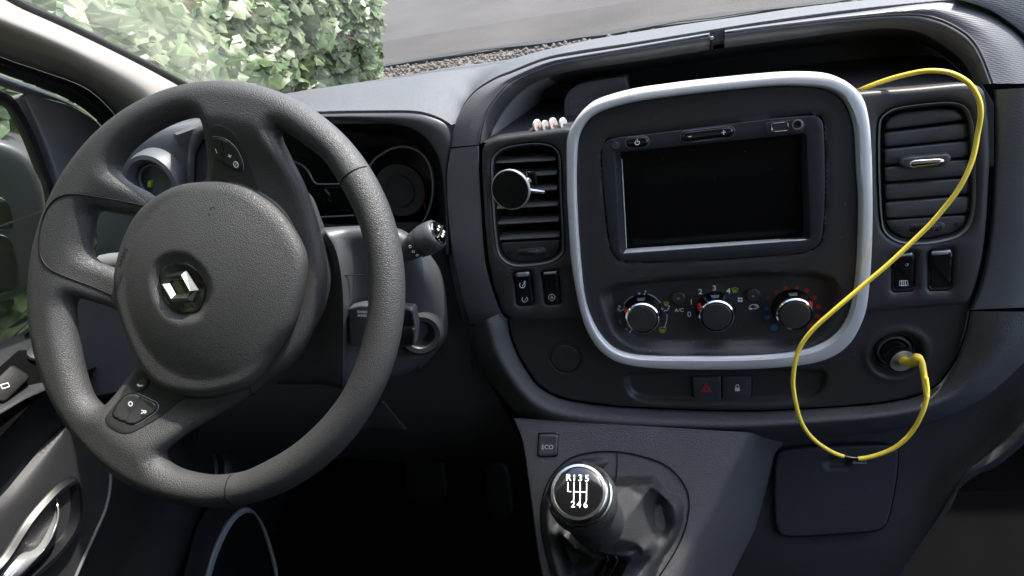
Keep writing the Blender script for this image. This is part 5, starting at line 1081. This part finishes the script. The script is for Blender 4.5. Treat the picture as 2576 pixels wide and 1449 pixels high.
mesh('key_slot', [ig + iax * -.0032 + a * np.array([0, 0, 1.]) * .0032 + b_ * np.array([1., .4, 0]) * .0006 for a, b_ in ((-1, -1), (-1, 1), (1, 1), (1, -1))], [(0, 1, 2, 3)], M['dark'], colm, False)
# audio remote pod
ar = thing('audio_remote', ST.P(960, 825, .075), 'small audio remote pod on the column marked SOURCE AUDIO, half hidden by the wheel rim', 'audio control')
arF = Fr(ST.P(960, 825, .082), (1, 0, 0), ST.v)
slab('remote_body', arF, rc(pl(arF, [(874, 776), (905, 768), (1038, 775), (1046, 822), (1043, 868), (1030, 874), (880, 871)], 0), .002, 4), 0, .009, .002, M['satin2'], ar)
slab('remote_key', arF, rc(pl(arF, [(1000, 776), (1037, 778), (1043, 820), (1000, 820)], 0), .0008, 3), .0016, .004, .001, M['button'], ar)
slab('remote_key', arF, rc(pl(arF, [(1000, 825), (1043, 825), (1040, 866), (1000, 868)], 0), .0008, 3), .0016, .004, .001, M['button'], ar)
text('SOURCE', (899, 787), (927, 788), arF, .0004, M['white'], ar, bold=.03, squash=1.1); text('AUDIO', (899, 796), (923, 797), arF, .0004, M['white'], ar, bold=.03, squash=1.1)
# right wiper/light stalk
sa = ST.P(950, 672, .055); sb = ST.P(1102, 586, .060); sax = sb - sa; SL = np.linalg.norm(sax); sax /= SL
stl = thing('column_stalk', sa, 'thick control stalk with white wiper symbols right of the steering wheel', 'stalk')
lathe('stalk_body', sa, sax, [(.009, 0), (.0100, SL * .45), (.0112, SL * .62), (.0126, SL * .64), (.0134, SL * .72), (.0136, SL * .74), (.0138, SL * .745), (.0146, SL * .80), (.0144, SL * .92), (.0136, SL * .98), (.0122, SL * 1.0), (.0112, SL * 1.0)], M['satin2'], stl, 64, sharp=40)
tipb = sa + sax * SL
lathe('stalk_tip', tipb, sax, [(.0112, -.002), (.0112, .0008), (.0104, .0022), (.006, .0032), (0, .0035)], M['chrome'], stl, 50)
sf = Fr(tipb, np.cross(np.array([0, 0, 1.]), sax) / np.linalg.norm(np.cross([0, 0, 1.], sax)), np.cross(sax, np.cross([0, 0, 1.], sax) / np.linalg.norm(np.cross([0, 0, 1.], sax))))
b = MB(); b.add(*g_stroke(sf, [(-.0108, 0), (.0108, 0)], .0009, .0037, th=.004)); b.build('tip_split', M['dark'], stl, False)
b = MB()
for x, y in ((-.002, .0035), (.003, .0035), (-.004, -.003), (0, -.0033), (.004, -.003)): b.add(*g_stroke(sf, arc(x, y, .0010, .0010, 0, 360, 8)[:-1], .0005, .0036, True))
b.build('tip_symbol', M['white'], stl, False)
def on_stalk(t, a, r=.0136): # point on stalk surface
    e = np.cross(sax, [0, 0, 1.]); e /= np.linalg.norm(e); f_ = np.cross(e, sax); return sa + sax * SL * t + r * (math.cos(a) * e + math.sin(a) * f_), math.cos(a) * e + math.sin(a) * f_
b = MB()
for k, t in enumerate((.665, .665, .665, .665)):
    ac_ = -.1 - .42 * k + .6
    for s_ in range(10):
        a0, a1 = 2 * math.pi * s_ / 10, 2 * math.pi * (s_ + 1) / 10
        p0, n0 = on_stalk(t + .016 * math.sin(a0), ac_ + .085 * math.cos(a0), .0131); p1, n1 = on_stalk(t + .016 * math.sin(a1), ac_ + .085 * math.cos(a1), .0131); b.add(*g_tube([p0, p1], .00025, 4))
b.build('stalk_symbols', M['white'], stl, False)
lathe('stalk_groove', sa, sax, [(.0139, SL * .738), (.0141, SL * .742), (.0139, SL * .746)], M['dark'], stl, 64)
# left stalk, only its tip shows in the window of the left spoke
la, lb_ = WH.P(330, 660, -.07), WH.P(243, 668, -.06); lx = lb_ - la; ll = np.linalg.norm(lx); lx /= ll
ls = thing('column_stalk', la, 'blunt grey end of the left stalk seen through the window of the left spoke', 'stalk')
lathe('stalk_body', la, lx, [(.011, -.03), (.0115, ll * .6), (.0105, ll * .85), (.007, ll * .97), (0, ll)], M['sail'], ls, 40)
# ================================================================= PHONE MOUNT AND TOKENS
pm0 = ST.P(1283, 478, .030); pax = ST.n + np.array([-.16, 0, .02]); pax /= np.linalg.norm(pax)
pm = thing('phone_mount', pm0, 'round black magnetic phone mount with chrome edge clipped to the left vent', 'phone mount')
lathe('mount_disc', pm0, pax, [(.006, -.016), (.0075, -.012), (.0085, -.0085), (.0165, -.0065), (.0180, -.004), (.0180, -.0012)], M['gloss'], pm, 64)
lathe('mount_rim', pm0, pax, [(.0180, -.0045), (.0186, -.0035), (.0187, -.0012), (.0182, .0002), (.0176, .0002)], M['dialgrey'], pm, 64)
lathe('mount_pad', pm0, pax, [(.0177, -.001), (.0174, .0004), (0, .0006)], M['screen'], pm, 50)
clip0 = ST.P(1330, 455, .006)
tube('mount_arm', [pm0 - pax * .014, pm0 - pax * .02 + ST.u * .006, clip0], [.006, .0055, .005], M['gloss'], pm, 16)
for (x0, y0, x1, y1) in ((1308, 434, 1346, 427), (1318, 470, 1352, 480)):
    a_1, b_1 = ST.P(x0, y0, .004), ST.P(x1, y1, -.002)
    loft('clip_jaw', [[a_1, b_1], [a_1 + ST.n * .006, b_1 + ST.n * .004], [a_1 + ST.n * .006 + ST.v * -.003, b_1 + ST.n * .004 - ST.v * .003], [a_1 - ST.v * .003, b_1 - ST.v * .003]], M['gloss'], pm, n=3, k=1, solid=.0012)
tube('clip_screw', [ST.P(1338, 432, .006), ST.P(1345, 462, .004)], .0035, M['gloss'], pm, 16)
tube('clip_pin', [ST.P(1330, 478, .008), ST.P(1368, 482, .001)], .0022, M['brushed'], pm, 12)
rackF = [(1336, 332, -.012), (1344, 322, -.02), (1430, 308, -.022), (1442, 312, -.012)]
rk0 = thing('token_rack', ST.P(1385, 322, -.014), 'small dark ribbed tray holding the upright round tokens beside the silver frame', 'coin rack')
loft('rack_body', [Sd([(1330, 333, -.010), (1440, 318, -.010)]), Sd([(1333, 324, -.012), (1441, 309, -.012)]), Sd([(1338, 320, -.022), (1442, 305, -.022)]), Sd([(1340, 330, -.03), (1442, 320, -.03)])], M['satin2'], rk0, n=8, k=1)
for x in (1342, 1361, 1381, 1402, 1432): 
    loft('rack_divider', [Sd([(x, 328, -.009), (x + 4, 314, -.020)]), Sd([(x + 3, 328, -.009), (x + 7, 314, -.020)])], M['satin2'], rk0, n=4, k=1, solid=.001)
tk = [(1351, 316, 9.6, 15.5, 'token_white', 'red', 'round white token with a red mark, first in the rack from the left'), (1371, 317, 8, 14, 'token_white', 'dark', 'white token with a brown and yellow picture, second in the rack'), (1391, 312, 9.6, 15.5, 'token_white', 'red', 'round white token with a red mark, third in the rack'), (1416, 311, 9, 14.5, 'token_white', 'blue', 'white token with a blue mark, the one nearest the silver frame')]
M['brownprint'] = plastic('brown_print', (.12, .08, .03), .5)
for x, y, rx, ry, m1, m2, lab in tk:
    c = ST.P(x, y, -.012); r = ry / 2650 * 1.0; axt = ST.n * .50 + np.array([.86, 0, 0]); axt /= np.linalg.norm(axt)
    t_ = thing('token', c, lab, 'token', 'tokens standing in the rack')
    lathe('token_disc', c, axt, [(0, -.0012), (r * .9, -.0012), (r, -.0006), (r, .0006), (r * .9, .0012), (0, .0012)], M[m1], t_, 40)
    tf = Fr(c + axt * .00135, np.cross(ST.v, axt) / np.linalg.norm(np.cross(ST.v, axt)), ST.v - axt * (ST.v @ axt))
    qs = [(-.2, -.9), (.25, -.85), (.1, -.55), (.55, -.3), (.2, -.25), (.3, .1), (0, -.05), (-.2, .15), (-.25, -.25), (-.6, -.3), (-.15, -.55)]
    V = tf.W(np.array(qs) * r * .8, 0); mesh('token_print', V, [list(range(len(V)))], M['brownprint'] if m2 == 'dark' else M[m2], t_, False)
# ================================================================= STEERING WHEEL
swt = thing('steering_wheel', WH.o, 'big black grained steering wheel turned a quarter, with hub badge and two button pods', 'steering wheel')
def Wp(pts, d=0.0): return np.array([WH.uv(x, y, d) for x, y in pts])
Rm = .1742; Rt = .0155
O1 = [(487, 305), (505, 309), (514, 320), (516, 350), (509, 400), (498, 440), (487, 453), (440, 462), (400, 480), (372, 492), (345, 475), (320, 462), (303, 445), (301, 430), (307, 415), (325, 390), (352, 366), (385, 343), (420, 325), (455, 311)]
O2 = [(252, 535), (275, 536), (310, 541), (332, 547), (322, 575), (300, 610), (290, 640), (283, 683), (265, 673), (235, 657), (225, 645), (222, 623), (228, 590), (234, 560), (240, 542)]
O3 = [(193, 752), (203, 751), (230, 763), (273, 787), (280, 815), (293, 850), (308, 890), (322, 918), (305, 950), (290, 985), (280, 1003), (272, 1012), (262, 1014), (248, 1006), (230, 983), (212, 930), (200, 876), (190, 816), (186, 770)]
O4 = [(699, 345), (712, 342), (737, 355), (767, 377), (811, 412), (855, 478), (892, 553), (911, 616), (921, 690), (921, 766), (911, 833), (893, 900), (865, 964), (843, 1000), (794, 1058), (727, 1115), (644, 1162), (600, 1178), (533, 1185), (467, 1174), (428, 1157), (413, 1140), (414, 1127), (447, 1098), (507, 1061), (600, 1004), (645, 968), (700, 930), (740, 880), (775, 800), (800, 700), (790, 600), (757, 480), (720, 400)]
th_ = np.linspace(0, 2 * np.pi, 220)[:-1]
RO_ = np.stack([np.cos(th_), np.sin(th_)], 1) * (Rm + Rt)
def widen(lp):
    r = np.linalg.norm(lp, axis=1)[:, None]; return lp * (1 + (.0034 * sstep(.115, .145, r)) / r)
OL = [widen(spl(Wp(o), True, 5)) for o in (O1, O2, O3, O4)]
WL = [RO_] + OL
def wbase(q):
    r = np.linalg.norm(q, axis=1); return -.016 * (1 - sstep(.095, .160, r)) - .0
def wth(q):
    r = np.linalg.norm(q, axis=1); return .0105 + (Rt - .0105) * sstep(.12, .158, r)
def wfront(q, s, sg=1):
    t = wth(q); u = np.clip(s / t, 0, 1); return wbase(q) + sg * t * np.sqrt(np.clip(1 - (1 - u) ** 2, 0, 1))
def wf(q, s):
    h = wfront(q, s)
    # moulded step around the split left spoke
    return h
V1, F1 = g_field(WH, WL, wf, grid=.0034, offs=(.0003, .0012, .003, .0055, .009), skirt=False, step=.0036)
V2 = V1.copy(); hh1 = (V1 - WH.o) @ WH.n; qq1 = np.stack([(V1 - WH.o) @ WH.u, (V1 - WH.o) @ WH.v], 1); V2 = WH.W(qq1, 2 * wbase(qq1) - hh1)
bb = MB(); bb.add(V1, F1); bb.add(V2, [f[::-1] for f in F1])
me = bb.build('rim', M['wheel'], swt, sharp=None)
bmw = bmesh.new(); bmw.from_mesh(me.data); bmesh.ops.remove_doubles(bmw, verts=bmw.verts, dist=.00002); bmesh.ops.recalc_face_normals(bmw, faces=bmw.faces); bmw.to_mesh(me.data); bmw.free()
def rim_seam(x, y, nm='rim_seam'):
    p = WH.uv(x, y); a = math.atan2(p[1], p[0]); q = np.array([[math.cos(a) * r, math.sin(a) * r] for r in np.linspace(Rm - Rt - .004, Rm + Rt, 60)])
    sd_ = sdf(q, [ccw(RO_)] + [ccw(l) for l in OL]); q, sd_ = q[sd_ > 0], sd_[sd_ > 0]
    tube(nm, WH.W(q, wfront(q, sd_) + .0001), .0006, M['dark'], swt, 6)
rim_seam(893, 448); rim_seam(594, 1225)
# seam outlining the split left spoke
def seam_on(pts, up=.0004, r=.0006, nm='spoke_seam', mat='dark'):
    q = rs(spl(Wp(pts), n=6), 60); s = sdf(q, [ccw(l) for l in [RO_]] + [ccw(l) for l in OL]); h = wfront(q, np.maximum(s, 0)); tube(nm, WH.W(q, h + up), r, M[mat], swt, 6)
seam_on([(352, 516), (300, 505), (240, 496), (200, 497), (170, 512), (148, 545), (137, 590), (138, 640), (155, 672), (190, 697), (235, 722), (271, 742)])
seam_on([(640, 480), (722, 480)][:1] + [(672, 510), (700, 545), (745, 600)] if False else [(617, 970), (614, 985), (611, 1003)])
# hub pad
HP = [(400, 477), (432, 463), (470, 455), (533, 451), (600, 462), (650, 492), (694, 530), (727, 575), (748, 616), (757, 655), (754, 700), (744, 750), (724, 816), (700, 860), (677, 895), (645, 945), (615, 975), (560, 995), (500, 1003), (430, 995), (383, 975), (340, 925), (305, 850), (282, 775), (273, 705), (281, 650), (300, 590), (330, 535), (365, 500)]
HB = [(402, 478), (434, 464), (470, 452), (533, 446), (606, 448), (690, 455), (757, 480), (787, 545), (806, 605), (814, 670), (811, 716), (794, 783), (767, 833), (735, 880), (694, 918), (655, 950), (612, 978), (558, 996), (500, 1003), (432, 995), (386, 965), (344, 925), (310, 850), (288, 775), (279, 705), (287, 650), (305, 590), (334, 535), (368, 500)]
PD = .008
hpl = spl(Wp(HP, PD), True, 6); hc = hpl.mean(0)
lgo = Wp([(452, 723)], PD + .012)[0]; lg2 = lgo
hexp = [(388, 705), (397, 672), (428, 657), (467, 661), (500, 690), (518, 722), (511, 755), (494, 783), (450, 790), (420, 777), (400, 745)]
hx = ccw(rc(Wp(hexp, PD + .010), .004, 5))
def padh(q, s):
    r = np.linalg.norm((q - hc), axis=1); e = 1 - (1 - np.clip(s / .010, 0, 1)) ** 2
    h = PD - .010 + .010 * np.sqrt(np.clip(e, 0, 1)) + .012 * (1 - np.clip(r / .085, 0, 1) ** 2)
    t = sdf(q, [hx]); return h - .0055 * sstep(-.010, .0, t)
pd_ = field('airbag_pad', WH, [hpl], padh, M['wheel'], swt, grid=.0028, offs=(.0006, .002, .0045, .008), thick=.002, step=.004)
HPb = rs(spl(Wp(HP, PD - .011), True, 6), 140, True); HBb = rs(spl(Wp(HB, -.030), True, 6), 140, True)
HM = rs(spl(Wp(mixp(HP, HB, .85), -.018), True, 6), 140, True)
A0, A1 = hc, None
def part_(lp):                                          # only the driver-away half of the hub has the deep smooth side
    a = np.arctan2(lp[:, 1] - hc[1], lp[:, 0] - hc[0]); m_ = (a > R_(-112)) & (a < R_(80)); l = lp[m_]; aa = a[m_]; return l[np.argsort(aa)]
HQ = rs(spl(Wp(mixp(HP, HB, .25), PD - .013), True, 6), 240, True); HPb2 = rs(spl(Wp(HP, PD - .011), True, 6), 240, True); HM2 = rs(spl(Wp(mixp(HP, HB, .85), -.018), True, 6), 240, True); HBb2 = rs(spl(Wp(HB, -.030), True, 6), 240, True)
loft('hub_cover', [WH.W(part_(HPb2), PD - .010), WH.W(part_(HQ), PD - .0135), WH.W(part_(HM2), -.018), WH.W(part_(HBb2), -.030), WH.W(part_(HBb2), -.045)], M['hubside'], swt, n=120, k=4, sharp=60)
tube('hub_seam', [WH.P(758, 582, -.008), WH.P(770, 565, -.012), WH.P(784, 548, -.018)], .0005, M['dark'], swt, 6)
# badge: black hexagonal plate with faceted rhombus
HZ = PD + .0065
slab('badge_plate', WH, hx, HZ, .006, .0012, M['gloss'], swt, dome=.0012)
ro4 = Wp([(403, 718), (413, 690), (464, 681), (496, 730), (481, 757), (431, 762)], HZ + .004)
co = Wp([(449, 722)], HZ + .004)[0]
oq = Wp([(403, 718), (412, 691), (465, 681), (496, 730), (484, 759), (431, 762)], HZ + .003)
iq = Wp([(424, 712), (429, 706), (456, 704), (468, 735), (464, 739), (439, 740)], HZ + .003)
oo = [0, 2, 3, 5]; O_, I_ = oq, iq
V = list(WH.W(O_, HZ + .0008)) + list(WH.W(O_ + (O_.mean(0) - O_) * .05, HZ + .0022)) + list(WH.W((O_ * .52 + I_ * .48), HZ + .0052)) + list(WH.W(I_, HZ + .0016))
F = []
for l in range(3):
    for i in range(6): j = (i + 1) % 6; F.append((l * 6 + i, l * 6 + j, (l + 1) * 6 + j, (l + 1) * 6 + i))
M['badge'] = plastic('badge_chrome', (.50, .52, .47), .2, None, metal=1, var=.01)
mesh('badge_rhombus', V, F, M['badge'], swt, False)
text('AIRBAG', (303, 675), (322, 626), WH, PD + .0052, M['dark'], swt, bold=.03)
strokes('pad_mark', WH, [[(527, 529), (534, 522), (541, 523)], [(526, 536), (526, 546)]], 1.8, PD + .0098, M['dark'], swt)
strokes('pad_mark', WH, [[(398, 897), (393, 903), (396, 915), (391, 922)]], 1.8, PD + .0095, M['dark'], swt)
# button pods, lying on the curved spokes
def surf(o): return lambda q, s=None: wbase(q) + wth(q) + o
def edge(s, r): return -r + r * np.sqrt(1 - (1 - np.clip(s / r, 0, 1)) ** 2)
def pod(pts, name):
    lp = ccw(spl(Wp(pts, 0), True, 5)); f_ = surf(.0010)
    return field(name, WH, [lp], lambda q, s: f_(q) + edge(s, .001), M['podplastic'], swt, grid=.003, offs=(.0003, .001), thick=.004)
M['podplastic'] = plastic('pod_plastic', (.020, .020, .021), .42, 'fine', .15)
pod1 = [(547, 340), (553, 327), (568, 323), (588, 327), (604, 338), (613, 354), (620, 380), (632, 430), (642, 478), (640, 520), (500, 520), (520, 450), (533, 410), (540, 375)]
pod2 = [(320, 962), (306, 1010), (293, 1042), (300, 1062), (327, 1081), (347, 1085), (366, 1077), (407, 1046), (440, 1013), (470, 985), (420, 940), (350, 930)]
pA_ = pod(pod1, 'button_pod'); pB_ = pod(pod2, 'button_pod')
bp1 = [(549, 353), (566, 352), (588, 359), (605, 378), (613, 405), (611, 425), (604, 430), (585, 426), (546, 403), (541, 396)]
bp2 = [(320, 994), (340, 989), (388, 1012), (395, 1022), (393, 1034), (364, 1060), (352, 1064), (314, 1046), (307, 1037), (312, 1012)]
for bp_, split, pr_ in ((bp1, ((577, 358), (568, 414)), pA_), (bp2, ((354, 1000), (334, 1055)), pB_)):
    lp = ccw(rc(Wp(bp_, 0), .0035, 4)); a0, a1 = Wp(split, 0); c_ = lp.mean(0)
    def bh(q, s, a0=a0, a1=a1):
        ab = a1 - a0; t = np.abs((q - a0)[:, 0] * ab[1] - (q - a0)[:, 1] * ab[0]) / np.linalg.norm(ab)
        return surf(.0030)(q) + edge(s, .0012) - .0010 * np.exp(-(t / .0006) ** 2)
    sl0 = ccw(c_ + (lp - c_) * 1.09)
    field('pod_slot', WH, [sl0], lambda q, s: surf(.0014)(q) + edge(s, .0006), M['gloss'], pr_, grid=.003, offs=(.0003, .0008), thick=.001)
    k_ = field('pod_button', WH, [lp], bh, M['podplastic'], pr_, grid=.0011, offs=(.0002, .0006, .0012), thick=.003)
    lo = rs(lp, 60, True); t_ = np.roll(lo, -1, 0) - np.roll(lo, 1, 0); 
    tube('pod_button_edge', np.vstack([WH.W(lo + (c_ - lo) * -.07, surf(.0016)(lo)), WH.W(lo[:1] + (c_ - lo[:1]) * -.07, surf(.0016)(lo[:1]))])[22:52], .00022, M['dialgrey'], pr_, 6)
bz = surf(.0032)
strokes('pod_symbol', WH, [[(553, 378), (554, 388)], [(581, 396), (590, 394)], [(584, 391), (586, 399)], arc(597, 415, 6, 7, 250, -60, 10) + [(597, 422)], [(595, 417), (599, 413)]], 1.9, bz, M['white'], pA_)
def hat(x, y): return float(bz(Wp([(x, y)]))[0])
text('O', (321, 1019), (332, 1024), WH, hat(326, 1020) + .0006, M['white'], pB_, bold=.03); text('R', (356, 1031), (355, 1042), WH, hat(358, 1037) + .0006, M['white'], pB_, bold=.03, squash=1.15)
lp = ccw(rc(Wp([(343, 962), (350, 953), (365, 955), (368, 966), (360, 982), (346, 984), (339, 976)], 0), .003, 4))
field('voice_button', WH, [lp], lambda q, s: surf(.0032)(q) + edge(s, .001), M['podplastic'], pB_, grid=.003, offs=(.0003, .001), thick=.003)
strokes('pod_symbol', WH, [arc(351, 966, 4, 4, 180, 330, 6), arc(352, 964, 8, 8, 200, 320, 6)], 1.5, surf(.0034), M['white'], pB_)
# ================================================================= FOOTWELL AND FLOOR
FZ = -.80
mesh('floor', [(-.9, -1.3, FZ), (1.1, -1.3, FZ), (1.1, .7, FZ), (-.9, .7, FZ)], [(0, 1, 2, 3)], M['carpet'])['kind'] = 'structure'
mesh('bulkhead', [(-.9, .42, -1.0), (1.1, .42, -1.0), (1.1, .42, .0), (-.9, .42, .0)], [(0, 1, 2, 3)], M['carpet'])['kind'] = 'structure'
def pedal(x0, y0, w_, h_, Y, lab):
    c = YP(x0, y0, Y); f = Fr(c, (1, 0, 0), (0, .5, .866)); p = thing('pedal', c, lab, 'pedal', 'pedals in the footwell')
    lp = rc([(-w_, -h_), (w_, -h_), (w_ * .9, h_), (-w_ * .9, h_)], .02, 5); slab('pedal_pad', f, lp, .01, .012, .003, M['dark'], p)
    for k in range(0): slab('pedal_rib', f, rc([(-w_ * .8, -h_ * .8 + k * h_ * .4), (w_ * .8, -h_ * .8 + k * h_ * .4), (w_ * .8, -h_ * .66 + k * h_ * .4), (-w_ * .8, -h_ * .66 + k * h_ * .4)], .002, 2), .013, .004, .001, M['rubber'], p)
    tube('pedal_arm', [c, c + np.array([0, .06, .1]), c + np.array([0, .1, .3])], .008, M['dark'], p)
pedal(1072, 1195, .034, .045, .12, 'brake pedal, the larger pad in the dark footwell, just right of the wheel rim'); pedal(1255, 1230, .022, .05, .16, 'narrow accelerator pedal beside the centre console')
# passenger footwell: step and mat with a moulded rib
fz = [ZP(2300, 1253, -.45), ZP(2700, 1253, -.45)]
ps = [(2300, 1190), (2432, 1184), (2700, 1184)]
loft('passenger_floor', [[YP(x, y, .28) for x, y in ((2250, 1100), (2440, 1100), (2800, 1060))], [YP(x, y, .24) for x, y in ((2250, 1185), (2440, 1183), (2800, 1175))], [YP(x, y, .16) for x, y in ((2230, 1252), (2440, 1253), (2820, 1250))], [YP(x, y, .15) for x, y in ((2230, 1262), (2440, 1262), (2820, 1262))], [YP(x, y, -.08) for x, y in ((2100, 1700), (2440, 1700), (2950, 1700))]], M['carpet'], None, n=30, k=4)['kind'] = 'structure'

# ================================================================= REST OF THE CAB (lit only through its windows)
M['lining'] = plastic('roof_lining', (.70, .69, .67), .9, 'coarse', .2)
M['cabgrey'] = plastic('cab_trim', (.30, .30, .31), .8)
def box(name, lo, hi, mat):
    lo, hi = np.array(lo, float), np.array(hi, float); V = [(x, y, z) for x in (lo[0], hi[0]) for y in (lo[1], hi[1]) for z in (lo[2], hi[2])]
    F = [(0, 1, 3, 2), (4, 6, 7, 5), (0, 4, 5, 1), (2, 3, 7, 6), (0, 2, 6, 4), (1, 5, 7, 3)]
    o = mesh(name, V, F, mat, None, False); o['kind'] = 'structure'; return o
box('roof', (-.93, -1.45, .58), (.98, -.19, .61), M['lining'])
box('rear_wall', (-.93, -1.45, .12), (.98, -1.41, .58), M['cabgrey'])
box('unseen_rear_wall', (-.93, -1.45, -1.0), (.98, -1.38, .12), M['carpet'])  # unseen lower rear wall, made dark for the screen's reflection
box('unseen_dark_box', (-.75, -1.36, -.75), (.85, -1.22, -.02), M['carpet'])  # unseen dark box, added to darken what the screen reflects
box('passenger_side_wall', (.94, -1.41, -1.0), (.98, .5, -.06), M['cabgrey'])
box('passenger_rear_pillar', (.94, -1.41, -.06), (.98, -1.15, .58), M['lining'])
box('driver_rear_pillar', (-.93, -1.41, -.12), (-.89, -1.15, .58), M['lining'])
box('underfloor', (-.93, -1.41, -1.02), (.98, .5, -.99), M['dark'])
box('front_wall', (-.93, .50, -1.0), (.98, .54, -.03), M['dark'])
